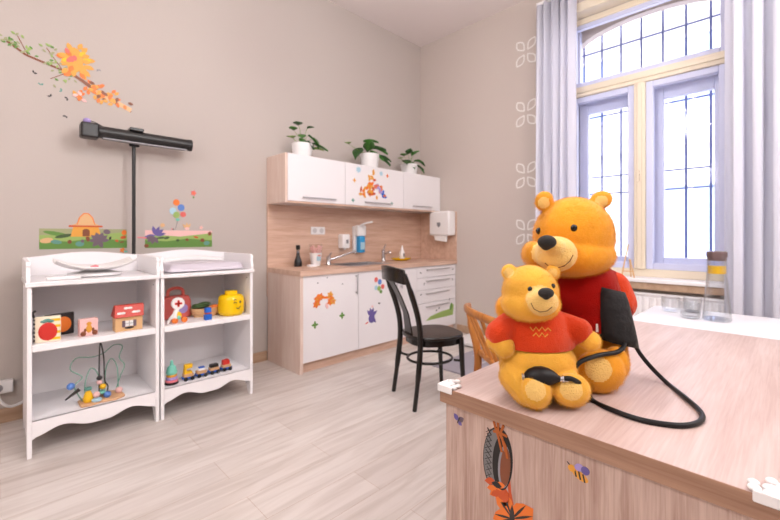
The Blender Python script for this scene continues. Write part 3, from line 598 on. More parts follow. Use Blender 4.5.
# ---------------------------------------------------------------- heater lamp on its rod
t = thing('heater_lamp', 'long black heater lamp bar on a thin black wall rod', 'heater lamp', (.675, 3.3, 1.0))
b = BM(); A = Vector((.40, 3.31, 1.880)); B = Vector((1.062, 3.31, 1.880))
rod(b, A, B, .042, n=20); bmesh.ops.transform(b, matrix=Matrix.Identity(4), verts=b.verts)
obj('reflector_housing', b, 'black_metal', t)
obj('end_block', bx(.378, .478, 3.262, 3.362, 1.827, 1.927), 'black_plastic', t, bevel=.012)
obj('end_cap', rod(BM(), (1.05, 3.31, 1.88), (1.07, 3.31, 1.88), .045, n=20), 'black_plastic', t)
obj('clamp', box(bx(.655, .74, 3.27, 3.365, 1.918, 1.942), .665, .73, 3.355, 3.37, 1.82, 1.93), 'black_plastic', t, bevel=.005)
obj('lens', bx(.5, 1.03, 3.285, 3.335, 1.834, 1.842), 'grey', t)
b = BM(); rod(b, (.694, 3.36, .02), (.694, 3.36, 1.83), .012)
obj('rod', b, 'black_metal', t)
b = BM(); box(b, .674, .714, 3.35, YA-.001, .50, .55); obj('wall_bracket', b, 'black_metal', t); obj('foot', rod(BM(), (.694, 3.36, 0), (.694, 3.36, .02), .05, n=20), 'black_metal', t)
b = BM(); ell(b, (.415, 3.31, 1.942), .022, .022, .02); o = obj('pull_ball', b, 'lavender', t)
tube(b := BM(), spline([(.43, 3.31, 1.945), (.46, 3.31, 1.94), (.50, 3.31, 1.92)]), .003); obj('cable', b, 'black_plastic', t)

# ---------------------------------------------------------------- changing tables with shelves
def changing_table(x0, x1, lbl, hide):
    y0, y1 = 2.80, 3.30; ym = y1-.012
    t = thing('changing_table', lbl, 'changing table', ((x0+x1)/2, (y0+y1)/2, 0))
    for x in (x0, x1-.02):
        b = BM(); out = [(y0, 0), (y0+.035, 0), (y0+.06, .05), (y0+.10, .085), (y1-.10, .085), (y1-.06, .05), (y1-.035, 0), (y1, 0), (y1, .9), (y0, .9)]
        prism(b, [(x, y, z) for y, z in out], (.02, 0, 0)); obj('side_panel', b, 'white_paint', t, smooth=0, bevel=.002)
    obj('back_panel', bx(x0+.02, x1-.02, y1-.012, y1-.004, .10, .9), 'white_paint', t, smooth=0)
    obj('shelf', bx(x0+.0205, x1-.0205, y0+.002, ym, .555, .59), 'white_paint', t, bevel=.002)
    # bottom shelf with the wavy apron below it
    obj('shelf', bx(x0+.0205, x1-.0205, y0+.002, ym, .165, .19), 'white_paint', t, bevel=.002)
    W = x1-x0-.041; pts = [(x0+.0205, .19), (x0+.0205, .095)]
    for k in range(1, 40):
        u = k/40; e = abs(u-.5)*2
        z = .108+.038*math.sin(PI*min(1, (1-e)/.72))**2*(1 if e > .28 else 0) if e > .28 else .108
        z = .105+.034*(.5-.5*math.cos(2*PI*max(0, min(1, (e-.12)/.88))))-(.012 if e > .95 else 0)
        pts.append((x0+.0205+W*u, z))
    pts += [(x1-.0205, .095), (x1-.0205, .19)]
    b = BM(); prism(b, [(x, y0-.001, z) for x, z in pts], (0, .018, 0)); obj('apron', b, 'white_paint', t, smooth=30)
    obj('top_board', bx(x0-.008, x1+.008 if x1 > 1 else x1, y0-.012, y1+.008, .9, .925), 'white_lacquer', t, bevel=.004)
    # raised rims
    b = BM(); n = 24; pts = [(x0-.006, .925), (x1+.006 if x1 > 1 else x1-.001, .925)]
    up = [(x1 - (x1-x0)*k/n, 1.038+.028*(.5-.5*math.cos(2*PI*k/n))**.8) for k in range(n+1)]
    prism(b, [(x, y1-.012, z) for x, z in [(x0, .925), (x1, .925)]+up], (0, .018, 0)); obj('back_rim', b, 'white_paint', t, smooth=30)
    for x in (x0-.004, x1-.016):
        pr = [(y0-.008, .925), (y0-.008, .955), (y0+.002, .975), (y0+.004, 1.0), (y0-.002, 1.015), (y0+.006, 1.032), (y0+.03, 1.036), (y1-.012, 1.036), (y1-.012, .925)]
        b = BM(); prism(b, [(x, y, z) for y, z in pr], (.018, 0, 0)); obj('side_rim', b, 'white_paint', t, smooth=20, bevel=.002)
    b = BM()
    for yy in (y0+.05, y1-.08):
        for x, s_ in ((x0+.02, 1), (x1-.02, -1)): rod(b, (x, yy, .86), (x+s_*.004, yy, .86), .004, n=8)
    obj('screw', b, 'grey', t)
changing_table(.10, .717, 'white changing table shelf at the left with the baby scale on top', 0)
changing_table(.7255, 1.335, 'white changing table shelf at the right with the grey mat on top', 0)

# items on top
t = thing('baby_scale', 'white curved baby scale on the left changing table', 'baby scale', (.42, 3.02, .925))
b = BM(); lathe(b, [(.10, 0), (.12, .006), (.12, .02), (.07, .03)], (0, 0, 0)); b.transform(Matrix.Translation((.42, 3.02, .9255)) @ Matrix.Diagonal((1.15, 1, 1, 1))); obj('base', b, 'white_plastic', t)
b = BM(); N, K = 24, 14; rows = []
for i in range(N+1):
    u = -1+2*i/N; row = []
    for j in range(K+1):
        v = -1+2*j/K; hw_ = .15*(1-.35*abs(u)**3)
        row.append(b.verts.new((.425+.20*u, 3.02+hw_*v, .957+.022*v*v+.05*abs(u)**2.4)))
    rows.append(row)
for a, c in zip(rows, rows[1:]):
    for j in range(K): b.faces.new((a[j], a[j+1], c[j+1], c[j]))
obj('tray', b, 'white_plastic', t, smooth=180, solid=.008)
b = BM(); box(b, .18, .33, 2.84, 2.90, .9255, .943); obj('display_unit', b, 'white_plastic', t, bevel=.006)
t = thing('paper_slip', 'pink edged paper slip lying in the baby scale', 'paper', (.44, 2.99, .98))
b = BM(); prism(b, [(.37, 2.97, .972), (.52, 2.98, .972), (.52, 3.03, .972), (.38, 3.05, .972)], (0, 0, .003)); prism(b, [(.39, 2.98, .975), (.43, 2.985, .975), (.435, 3.01, .975), (.42, 3.02, .98), (.40, 3.0, .975)], (0, 0, .012), 1)
obj('sheet', b, ['blush', 'pink'], t)
t = thing('changing_mat', 'grey lilac padded changing mat on the right changing table', 'changing mat', (1.02, 3.03, .925))
b = BM(); rows = []; N, K = 20, 16
for side in (1, 0):
    rows = []
    for i in range(N+1):
        u = -1+2*i/N; row = []
        for j in range(K+1):
            v = -1+2*j/K; e = max(abs(u), abs(v)); edge = min(1, (1-max(abs(u)**3, abs(v)**3))*3)
            zt = .9265+(.006+.045*edge**.5+.012*max(0, abs(v)-.6)*edge) if side else .9265
            row.append(b.verts.new((1.035+.255*u, 3.02+.185*v, zt)))
        rows.append(row)
    for a, c in zip(rows, rows[1:]):
        for j in range(K): b.faces.new((a[j], a[j+1], c[j+1], c[j]))
bmesh.ops.remove_doubles(b, verts=b.verts, dist=.0005)
obj('pad', b, 'grey_vinyl', t, smooth=180)
b = BM(); tube(b, spline([(.83, 3.215, .962), (.9, 3.225, .985), (1.02, 3.235, .995), (1.15, 3.232, .99), (1.27, 3.225, .97)]), [.012]+[.024]*23+[.012] , n=12); obj('bolster', b, 'white_plastic', t)

# ---------------------------------------------------------------- toys on the shelves
ZU, ZL = .5905, .1905
t = thing('cloth_book', 'cloth baby book with a big red apple, at the left of the shelf', 'book', (.188, 2.86, ZU), -.12, sc=1.12)
b = BM(); box(b, -.050, .048, -.012, .012, .0, .125); obj('cover', b, 'cream', t, world=False, bevel=.004)
b = BM()
for k in range(4): box(b, .0, .047, -.0135, -.012, .010+k*.03, .022+k*.03)
obj('stripe', b, 'yellow', t, world=False)
b = BM()
for k in range(6): box(b, -.0535, -.047, -.0135, .0125, .008+k*.02, .017+k*.02)
obj('spine', b, 'dark', t, world=False)
b = BM(); ell(b, (.0, -.013, .052), .036, .004, .044); obj('apple', b, 'red', t, world=False)
b = BM(); [ell(b, (-.002+dx, -.014, .102+dz), .014, .004, .007) for dx, dz in ((-.012, 0), (.012, 0), (0, .006))]; obj('leaf', b, 'teal', t, world=False)
b = BM(); tube(b, spline([(-.05, 0, .12), (-.056, 0, .145), (-.045, 0, .155)]), .005); obj('loop', b, 'dark', t, world=False)
t = thing('cloth_card', 'black cloth panel with an orange disc behind the apple book', 'toy', (.252, 3.0, ZU), .25, sc=1.0)
obj('panel', bx(-.075, .065, -.009, .009, 0, .128), 'dark', t, world=False, bevel=.006)
b = BM(); ell(b, (.01, -.009, .062), .040, .004, .045); obj('disc', b, 'orange', t, world=False)
t = thing('picture_block', 'cream picture block with a small animal picture on the shelf', 'toy block', (.366, 2.88, ZU), .1, sc=1.05)
obj('block', bx(-.042, .042, -.022, .022, 0, .095), 'blush', t, world=False, bevel=.004)
b = BM(); ell(b, (0, -.022, .04), .014, .003, .022); ell(b, (0, -.022, .068), .012, .003, .010); obj('figure', b, 'amber', t, world=False)
b = BM()
for s_ in (-1, 1): ell(b, (s_*.026, -.022, .016), .013, .006, .014); ell(b, (s_*.018, -.022, .034), .006, .003, .01)
obj('wheel', b, 'brown', t, world=False)
t = thing('toy_house', 'wooden toy house with red roof on the left changing table shelf', 'toy house', (.563, 2.885, ZU), .02, sc=1.15)
obj('wall', bx(-.062, .062, -.035, .035, 0, .075), 'tan', t, world=False, bevel=.002)
b = BM(); prism(b, [(-.068, -.045, .074), (-.068, .045, .074), (-.060, .02, .135), (-.060, -.012, .135)], (.134, 0, 0)); r_ = obj('roof', b, 'terracotta', t, world=False, bevel=.003)
b = BM()
for (x, z) in ((-.034, .095), (.034, .097), (0, .118)):
    yb = -.045+(z-.074)/.061*.033
    for dx in (-.01, .006): ell(b, (x+dx, yb-.001, z), .012, .003, .007)
obj('cloud', b, 'white', r_, world=False)
b = BM(); box(b, -.018, .018, -.037, -.035, .025, .055); w_ = obj('window', b, 'white', t, world=False)
b = BM(); box(b, -.001, .001, -.0385, -.037, .025, .055); box(b, -.018, .018, -.0385, -.037, .039, .041); obj('glazing_bar', b, 'grey', w_, world=False)
b = BM(); box(b, -.032, -.019, -.039, -.035, .022, .056); box(b, .019, .032, -.039, -.035, .022, .056); obj('shutter', b, 'dusk', t, world=False)
b = BM(); ell(b, (0, -.037, .017), .022, .004, .006); obj('flower_box', b, 'dark', t, world=False)
# right shelf
t = thing('toy_case', 'translucent red play doctor case at the back of the shelf', 'toy case', (.885, 3.06, ZU), .05, sc=1.12)
b = BM(); prism(b, [(-.085, -.035, 0), (.085, -.035, 0), (.085, -.035, .10), (.07, -.035, .14), (-.07, -.035, .14), (-.085, -.035, .10)], (0, .07, 0)); obj('case', b, 'salmon', t, world=False, bevel=.01)
b = BM(); tube(b, spline([(-.045, 0, .138), (-.04, 0, .175), (0, 0, .188), (.04, 0, .175), (.045, 0, .138)]), .010, n=8); obj('handle', b, 'salmon', t, world=False)
b = BM(); lathe(b, [(.03, 0), (.03, .004)], (.03, -.04, .06), axis='y'); obj('badge', b, 'lavender', t, world=False)
t = thing('cross_toy', 'white round toy with a red cross in front of the red case', 'toy', (.832, 2.87, ZU), 0, sc=1.1)
b = BM(); lathe(b, [(.034, 0), (.037, .004), (.037, .018), (.034, .022)], (.012, -.01, .118), axis='y'); h_ = obj('disc', b, 'white', t, world=False)
b = BM(); box(b, .006, .018, -.0125, -.010, .098, .138); box(b, -.008, .032, -.0125, -.010, .112, .124); obj('cross', b, 'red', h_, world=False)
b = BM(); tube(b, [(.006, 0, .085), (.0, 0, .055), (-.005, 0, .02)], [.012, .018, .02]); tube(b, spline([(-.005, 0, .06), (-.03, 0, .035), (-.045, -.005, .004)]), .007); obj('body', b, 'white', t, world=False)
b = BM(); ell(b, (.012, -.012, .045), .018, .008, .025); obj('belly', b, 'yellow', t, world=False); b = BM(); ell(b, (.012, -.02, .035), .010, .004, .012); obj('patch', b, 'mint', t, world=False)
for x in (-.008, .045):
    b = BM(); lathe(b, [(.012, 0), (.017, .003), (.017, .017), (.012, .02)], (x, -.02, .0175), axis='y'); obj('wheel', b, 'orange', t, world=False)
t = thing('vegetable_basket', 'low woven toy basket on the shelf beside the yellow head', 'basket', (1.068, 3.0, ZU), 0, sc=1.1)
b = BM(); lathe(b, [(.075, 0), (.085, .02), (.095, .05), (.097, .055), (.088, .055), (.08, .02), (.01, .006)], n=28); b.transform(Matrix.Diagonal((1, .75, 1, 1))); obj('bowl', b, 'tan', t, world=False)
b = BM()
for z in (.018, .032, .046): tube(b, [( (.086+.09*(z-.02))*math.cos(a), (.086+.09*(z-.02))*.75*math.sin(a), z) for a in [2*PI*k/28 for k in range(28)]], .003, n=6, closed=True)
obj('weave', b, 'toy_wood', t, world=False)
def veg(lbl, cat, name, parts):
    t = thing(name, lbl, cat, (1.068, 3.0, ZU+.061), sc=1.1)
    for n_, m_, els in parts:
        b = BM()
        for (c, r3, ro) in els: ell(b, c, *r3, rot=ro, sub=2)
        obj(n_, b, m_, t, world=False)
veg('dark green leafy toy vegetable lying on the basket', 'toy vegetable', 'toy_lettuce', [('leaves', 'darkgreen', [((-.035, -.005, .01), (.062, .04, .016), .2), ((-.055, -.01, .018), (.035, .03, .012), .5), ((-.01, -.01, .025), (.04, .025, .012), -.3)])])
veg('orange toy carrot at the right of the basket', 'toy vegetable', 'toy_carrot', [('root', 'orange', [((.05, -.04, .004), (.03, .016, .014), -.3), ((.03, -.045, .0), (.018, .014, .012), 0)]), ('stalk', 'green', [((.082, -.035, .01), (.014, .01, .008), 0)])])
t = thing('building_bricks', 'two stacked bright blue toy bricks at the shelf edge', 'toy bricks', (1.025, 2.835, ZU), .1, sc=1.1)
b = BM(); box(b, -.02, .02, -.015, .015, 0, .034); [lathe(b, [(.005, 0), (.005, .004)], (dx, 0, .034), n=10) for dx in (-.01, .01)]; obj('lower_brick', b, 'royal', t, world=False, bevel=.001)
b = BM(); box(b, -.017, .017, -.013, .013, .038, .045); obj('middle_plate', b, 'rust', t, world=False)
b = BM(); box(b, -.017, .017, -.013, .013, .045, .075); obj('upper_brick', b, 'royal', t, world=False, bevel=.001)
t = thing('storage_head', 'yellow round toy storage head with a winking face', 'toy head', (1.215, 2.90, ZU), .12, sc=1.12)
b = BM(); lathe(b, [(.060, 0), (.072, .006), (.079, .02), (.080, .035), (.080, .10), (.077, .118), (.066, .13), (.050, .134)], n=36); obj('head', b, 'glossy_yellow', t, world=False, smooth=50)
b = BM(); lathe(b, [(.040, 0), (.040, .021), (.037, .024), (.01, .024)], (0, 0, .134), n=30); obj('lid', b, 'glossy_yellow', t, world=False)
def on_head(a, z, r=.081): return Vector((r*math.sin(a), -r*math.cos(a), z))
for nm, pts, rr in (('open_eye', [(.22, .088), (.22, .089)], .006), ('winking_eye', [(-.33, .084), (-.22, .092), (-.08, .084)], .0028), ('eyebrow', [(-.33, .102), (-.2, .108), (-.1, .103)], .0025), ('mouth', [(-.12, .054), (.03, .048), (.17, .054), (.24, .062)], .0028)):
    q = spline([on_head(a, z) for a, z in pts], 5); b = BM(); tube(b, q, rr, n=8); obj(nm, b, 'black', t, world=False)
b = BM(); ell(b, on_head(.22, .09), .006, .003, .008, sub=2); obj('eye', b, 'black', t, world=False)
# bead maze
t = thing('bead_maze', 'wire bead maze toy on a flat wooden base, bottom left shelf', 'bead maze', (.425, 2.93, ZL), 0, sc=1.08)
b = BM(); prism(b, [(-.09, -.09, 0), (-.05, -.10, 0), (.0, -.085, 0), (.06, -.10, 0), (.11, -.07, 0), (.105, .03, 0), (.05, .06, 0), (-.05, .05, 0), (-.095, .0, 0)], (0, 0, .014)); obj('base', b, 'toy_wood', t, world=False, bevel=.003)
def wire(pts, m, r=.0028): b = BM(); tube(b, spline(pts, 8), r, n=8); obj('wire', b, m, t, world=False)
wire([(-.075, -.02, .012), (-.11, -.02, .10), (-.075, -.01, .14), (-.125, 0, .19), (-.10, 0, .245), (-.03, .01, .235), (.02, .01, .245), (.07, .0, .285), (.11, 0, .27), (.095, 0, .21), (.12, 0, .16), (.10, 0, .10), (.075, 0, .012)], 'palemint')
wire([(-.065, -.03, .012), (-.065, -.03, .11), (-.04, -.02, .18), (-.01, -.01, .15), (.01, 0, .07), (.02, 0, .012)], 'palemint')
wire([(.03, .02, .012), (.035, .02, .15), (.06, .02, .205), (.085, .01, .16), (.09, 0, .06), (.09, 0, .012)], 'palemint')
wire([(.0, -.01, .012), (.0, -.01, .2), (.005, -.01, .31), (.02, -.01, .23), (.025, -.01, .1), (.04, -.01, .06), (.03, -.01, .012)], 'dark', .0035)
for nm, c, rr, m_ in (('bead', (-.125, -.02, .105), .019, 'blue'), ('bead', (.03, -.055, .03), .018, 'blue'), ('bead', (-.02, -.065, .045), .017, 'blush'), ('bead', (.09, -.02, .028), .019, 'blush'), ('bead', (.0, -.015, .095), .014, 'blush'), ('bead', (.015, -.02, .068), .016, 'yellow'), ('bead', (.0, -.015, .118), .014, 'dark')):
    b = BM(); ell(b, c, rr, rr, rr, sub=2); obj(nm, b, m_, t, world=False)
b = BM(); lathe(b, [(.018, 0), (.024, .012), (.018, .04), (.008, .062)], (-.055, -.055, .014)); obj('cone', b, 'yellow', t, world=False)
b = BM(); lathe(b, [(.016, 0), (.018, .004), (.016, .012)], (-.055, -.055, .078)); obj('cap', b, 'teal', t, world=False)
b = BM(); lathe(b, [(.014, 0), (.018, .006), (.014, .016)], (.012, -.02, .03)); obj('ring', b, 'mint', t, world=False)
b = BM(); tube(b, [(-.15, -.04, .045), (-.09, -.035, .085)], [.004, .010]); obj('peg', b, 'dark', t, world=False)
b = BM(); lathe(b, [(.02, 0), (.024, .006), (.02, .014)], (-.02, -.075, .014)); obj('ring', b, 'skyblue', t, world=False)
# stacking rings
t = thing('stacking_rings', 'stacking ring toy in mint, blue and pink on the bottom shelf', 'stacking toy', (.81, 2.88, ZL), 0, sc=1.15)
for z0, rr, m_, hh in ((0, .036, 'dark', .012), (.012, .034, 'pink', .014), (.026, .031, 'lavender', .016), (.042, .028, 'amber', .014), (.056, .029, 'mint', .022)):
    obj('ring', lathe(BM(), [(rr*.85, 0), (rr, hh*.25), (rr, hh*.75), (rr*.85, hh)], (0, 0, z0)), m_, t, world=False)
obj('peg', lathe(BM(), [(.026, 0), (.022, .02), (.010, .03), (.006, .055), (.002, .058)], (0, 0, .078)), 'mint', t, world=False)
# wooden train
def wagon(x, y, lbl, body_m, cargo):
    t = thing('train_wagon', lbl, 'toy train wagon', (x, y, ZL), 0, 'wooden toy train', sc=1.05)
    obj('chassis', bx(-.034, .034, -.022, .022, .012, .022), 'royal', t, world=False, bevel=.002)
    obj('body', bx(-.030, .030, -.020, .020, .022, .042), body_m, t, world=False, bevel=.003)
    for sx in (-.02, .02):
        for sy in (-.026, .026): obj('wheel', lathe(BM(), [(.010, -.004), (.0125, -.003), (.0125, .003), (.010, .004)], (sx, sy, .0126), axis='y', n=16), 'black_plastic', t, world=False)
    for nm, m_, bb in cargo: obj(nm, bb, m_, t, world=False, bevel=.002)
    obj('coupling', bx(.034, .044, -.004, .004, .014, .02), 'black_plastic', t, world=False)
b1 = BM(); box(b1, -.026, -.018, -.018, .018, .042, .10); box(b1, .016, .024, -.018, .018, .042, .10)
wagon(.912, 2.885, 'toy engine wagon with tall yellow cab, left end of the train', 'toy_wood', [('cab', 'yellow', prism(BM(), [(-.026, -.018, .042), (.022, -.018, .042), (.022, -.018, .055), (-.012, -.018, .058), (-.012, -.018, .075), (.022, -.018, .078), (.026, -.018, .1), (-.02, -.018, .1)], (0, .036, 0)))])
wagon(1.0, 2.89, 'toy train wagon carrying a white and blue block', 'toy_wood', [('load', 'white', box(BM(), -.02, .024, -.016, .016, .0425, .056)), ('load', 'royal', box(BM(), -.016, .020, -.014, .014, .0565, .064))])
wagon(1.088, 2.895, 'toy train wagon carrying a black block', 'toy_wood', [('load', 'black', box(BM(), -.026, .026, -.018, .018, .0425, .062))])
wagon(1.176, 2.90, 'toy train wagon with a red cab, right end of the train', 'toy_wood', [('cab', 'red', prism(BM(), [(-.026, -.018, .042), (.018, -.018, .042), (.022, -.018, .06), (.015, -.018, .075), (-.022, -.018, .07)], (0, .036, 0)))])

# power strip at the left
t = thing('power_strip', 'white multi socket strip low on the wall at the left edge', 'power strip', (-.1, YA-.02, .22))
obj('housing', bx(-.35, .06, YA-.055, YA-.0005, .195, .27), 'white_plastic', t, bevel=.006)
for x in (-.28, -.19, -.10, -.01): obj('socket', lathe(BM(), [(.024, 0), (.024, .002)], (x, YA-.0575, .232), axis='y'), 'grey_edge', t)
b = BM(); tube(b, spline([(-.01, YA-.06, .232), (-.01, YA-.09, .23), (.0, YA-.10, .17), (.04, YA-.09, .12), (.09, YA-.07, .12), (.15, YA-.06, .15)]), .008); obj('cable', b, 'white_plastic', t)
# white scale on the floor by the window wall
t = thing('floor_scale', 'flat white box lying on the floor near the window wall', 'floor box', (3.70, 2.42, .02))
obj('platform', bx(3.5, 3.88, 2.30, 2.60, .012, .05), 'white_plastic', t, bevel=.01)
obj('foot', box(box(box(bx(3.52, 3.55, 2.32, 2.35, 0, .012), 3.83, 3.86, 2.32, 2.35, 0, .012), 3.52, 3.55, 2.55, 2.58, 0, .012), 3.83, 3.86, 2.55, 2.58, 0, .012), 'grey', t)

# ---------------------------------------------------------------- black bentwood chair
ca = math.atan2(-.39, .92)
t = thing('bentwood_chair', 'black bentwood chair standing in front of the kitchen drawers', 'chair', (2.04, 1.93, 0), ca)
hw = .185; BL = 'black_lacquer'
def seatpts(z, k=1.0):
    pts = []
    for i in range(40):
        a = 2*PI*i/40; c, s_ = math.cos(a), math.sin(a); p = 2.8
        x = abs(c)**(2/p)*(1 if c > 0 else -1)*.205*k; y = abs(s_)**(2/p)*(1 if s_ > 0 else -1)*(.200+.015*c)*k
        pts.append((.225+x, y, z))
    return pts
b = BM(); prism(b, seatpts(.448), (0, 0, .028)); obj('seat', b, BL, t, world=False, smooth=50, bevel=.008)
for s_ in (-1, 1):
    b = BM(); tube(b, spline([(0.0, s_*hw, 0), (.03, s_*hw*.97, .22), (.05, s_*hw*.93, .45), (.03, s_*hw*.95, .62), (-.03, s_*hw, .80), (-.075, s_*(hw+.003), .915)]), [.0145]*6+[.0185]*19+[.0155]*6, flat=(1, 1.1)); obj('rear_leg', b, BL, t, world=False)
    b = BM(); tube(b, [(.40, s_*.165, 0), (.385, s_*.160, .25), (.375, s_*.158, .45)], [.014, .0175, .020]); obj('front_leg', b, BL, t, world=False)
b = BM(); rows = []
for i in range(13):
    u = -1+2*i/12; y = u*(hw+.012); x = -.075-.045*(1-u*u); rows.append([(x-.012, y, .848+.012*(1-u*u)), (x+.012, y, .848+.012*(1-u*u)), (x+.004, y, .945+.02*(1-u*u)), (x-.020, y, .945+.02*(1-u*u))])
V = [[b.verts.new(p) for p in r_] for r_ in rows]
for a, c in zip(V, V[1:]):
    for k in range(4): b.faces.new((a[k], a[(k+1) % 4], c[(k+1) % 4], c[k]))
b.faces.new(V[0]); b.faces.new(V[-1][::-1]); obj('top_rail', b, BL, t, world=False, bevel=.005)
b = BM(); pr = [(.045, .46), (.02, .62), (-.035, .75), (-.105, .875)]; V = []
for (x, z), wd in zip(pr, (.062, .045, .040, .050)): V.append([b.verts.new((x-.005, -wd, z)), b.verts.new((x+.005, -wd, z)), b.verts.new((x+.005, wd, z)), b.verts.new((x-.005, wd, z))])
for a, c in zip(V, V[1:]):
    for k in range(4): b.faces.new((a[k], a[(k+1) % 4], c[(k+1) % 4], c[k]))
b.faces.new(V[0]); b.faces.new(V[-1][::-1]); obj('back_splat', b, BL, t, world=False)
b = BM(); tube(b, [(.21+.165*math.cos(a), .150*math.sin(a), .285) for a in [2*PI*k/40 for k in range(40)]], .0095, closed=True, n=10); tube(b, spline([(.04, -.175, .30), (.06, -.13, .29), (.10, -.10, .285)]), .009); tube(b, spline([(.04, .175, .30), (.06, .13, .29), (.10, .10, .285)]), .009)
tube(b, [(.385, .16, .285), (.34, .12, .285)], .009); tube(b, [(.385, -.16, .285), (.34, -.12, .285)], .009)
obj('stretcher_ring', b, BL, t, world=False)
obj('seat_apron', prism(BM(), [(p[0], p[1], .405) for p in seatpts(0, .88)], (0, 0, .043)), BL, t, world=False, smooth=50)

# wooden chair behind the desk
t = thing('wooden_chair', 'honey coloured wooden chair with curved back behind the desk', 'chair', (1.975, 1.235, 0), math.atan2(-.62, .78)); CO = 'chair_oak'
hw = .255
b = BM(); prism(b, [(.03, -.21, .43), (.44, -.23, .43), (.46, -.18, .43), (.46, .18, .43), (.44, .23, .43), (.03, .21, .43)], (0, 0, .03)); obj('seat', b, CO, t, world=False, bevel=.01)
for s_ in (-1, 1):
    b = BM(); tube(b, spline([(-.02, s_*.20, 0), (.03, s_*.205, .3), (.035, s_*.215, .45), (.0, s_*.235, .62), (-.015, s_*.25, .72)]), [.021]*4+[.025]*9+[.019]*4, n=8); obj('rear_leg', b, CO, t, world=False)
    b = BM(); tube(b, [(.43, s_*.20, 0), (.42, s_*.19, .43)], [.014, .02], n=8); obj('front_leg', b, CO, t, world=False)
b = BM(); tube(b, spline([(-.0, -hw-.01, .72), (-.06, -.15, .735), (-.085, 0, .74), (-.06, .15, .735), (.0, hw+.01, .72)]), .018, flat=(.75, 1.3), n=10); obj('top_rail', b, CO, t, world=False)
for y in (-.11, 0, .11):
    b = BM(); tube(b, [(.05, y*.75, .455), (-.07+abs(y)*.1, y, .735)], .011, n=8); obj('spindle', b, CO, t, world=False)
b = BM(); tube(b, [(.015, -.20, .22), (.015, .20, .22)], .010, n=8); tube(b, [(.01, -.2, .26), (.42, -.19, .26)], .010, n=8); tube(b, [(.01, .2, .26), (.42, .19, .26)], .010, n=8); obj('stretcher', b, CO, t, world=False)

# ---------------------------------------------------------------- desk, white table
TZ = .74; DX0, DX1, DY0, DY1 = .898, 2.292, .0, .704
t = thing('desk', 'pale oak desk in the foreground carrying both plush bears', 'desk', (1.6, .35, 0))
obj('desktop', bx(DX0, DX1, DY0, DY1, TZ-.043, TZ), ['desk_top'], t, smooth=0)
obj('edge_band', bx(DX0-.0015, DX0, DY0, DY1, TZ-.0425, TZ-.0005), 'desk_edge', t, smooth=0)
obj('front_panel', bx(DX0+.012, DX0+.030, DY0+.012, DY1-.012, 0, TZ-.0435), 'desk_front', t, smooth=0)
obj('side_panel', bx(DX0+.031, DX1-.012, DY1-.030, DY1-.012, 0, TZ-.0435), 'desk_front', t, smooth=0)
obj('side_panel', bx(DX1-.030, DX1-.012, DY0+.012, DY1-.031, 0, TZ-.0435), 'desk_front', t, smooth=0)
# corner guards of white foam: bumpy four-lobed pads on the desk corners
def corner_guard(cx_, cy_, dirs, lbl):
    t = thing('corner_guard', lbl, 'corner guard', (cx_, cy_, TZ))
    b = BM(); sx, sy = dirs
    for (a, c, r_) in ((.006, .006, .013), (.022, .004, .011), (.004, .022, .011), (.024, .022, .012), (.042, .008, .010), (.008, .042, .010), (.052, .022, .009), (.026, .044, .009), (.014, .014, .014)):
        ell(b, (cx_+sx*a, cy_+sy*c, TZ+.0055), r_, r_, .0055, sub=2)
    obj('pad', b, 'white_plastic', t, smooth=60)
    b = BM(); ox, oy = cx_-sx*.0075, cy_-sy*.006
    box(b, min(ox, ox+sx*.005), max(ox, ox+sx*.005), min(oy, oy+sy*.05), max(oy, oy+sy*.05), TZ-.012, TZ+.009)
    box(b, min(ox, ox+sx*.05), max(ox, ox+sx*.05), min(oy, oy+sy*.005), max(oy, oy+sy*.005), TZ-.012, TZ+.009)
    obj('lip', b, 'white_plastic', t, bevel=.003)
corner_guard(DX0, DY1, (1, -1), 'white foam corner guard at the far left desk corner')
corner_guard(DX0, DY0, (1, 1), 'white foam corner guard at the near right desk corner')
t = thing('side_table', 'white table pushed against the far end of the oak desk', 'table', (2.59, .1, 0))
obj('tabletop', bx(DX1+.001, 2.89, -.75, .588, TZ-.03, TZ-.001), 'table_white', t, bevel=.002)
for x in (2.34, 2.84):
    for y in (-.70, .54): obj('leg', bx(x-.02, x+.02, y-.02, y+.02, 0, TZ-.0305), 'white_paint', t)

# desk front stickers
def FS(): return Sticker((DX0+.0118, 0, 0), (0, -1, 0), (-1, 0, 0))
def fs(name, lbl, fn): s = FS(); fn(s); s.done(lbl, name=name)
fs('desk_sticker', 'small purple butterfly sticker at the left of the desk front', lambda s: (s.leaf(-.650, .655, .022, .015, 2.3, 'purple'), s.leaf(-.650, .655, .022, .016, .6, 'dusk'), s.leaf(-.650, .653, .014, .011, -.6, 'purple'), s.line([(-.653, .648), (-.645, .665)], .003, 'dark')))
def tyre(s):
    s.ellipse(-.528, .596, .042, .085, 'dark', -.08, 32); s.ellipse(-.536, .598, .032, .074, 'tread', -.08, 32); s.ellipse(-.514, .594, .028, .072, 'black', -.08, 32); s.ellipse(-.509, .585, .017, .056, 'grey', -.08, 24); s.ellipse(-.506, .585, .014, .050, 'brown', -.08, 24)
    for k in range(9): s.line([(-.566+.0012*abs(k-4), .540+k*.0145), (-.545, .552+k*.0145)], .0014, 'dark'); s.line([(-.545, .536+k*.0145), (-.562+.0012*abs(k-4), .552+k*.0145)], .0014, 'dark')
    for pts in ([(-.545, .718), (-.535, .68), (-.525, .655), (-.515, .62)], [(-.528, .715), (-.525, .67), (-.505, .64), (-.500, .61)], [(-.54, .665), (-.52, .668), (-.500, .665)], [(-.535, .678), (-.515, .66), (-.505, .625)], [(-.51, .69), (-.52, .665)]): s.line(pts, .006, 'rope')
fs('desk_sticker', 'grey tyre swing hanging from knotted orange ropes, sticker on the desk front', tyre)
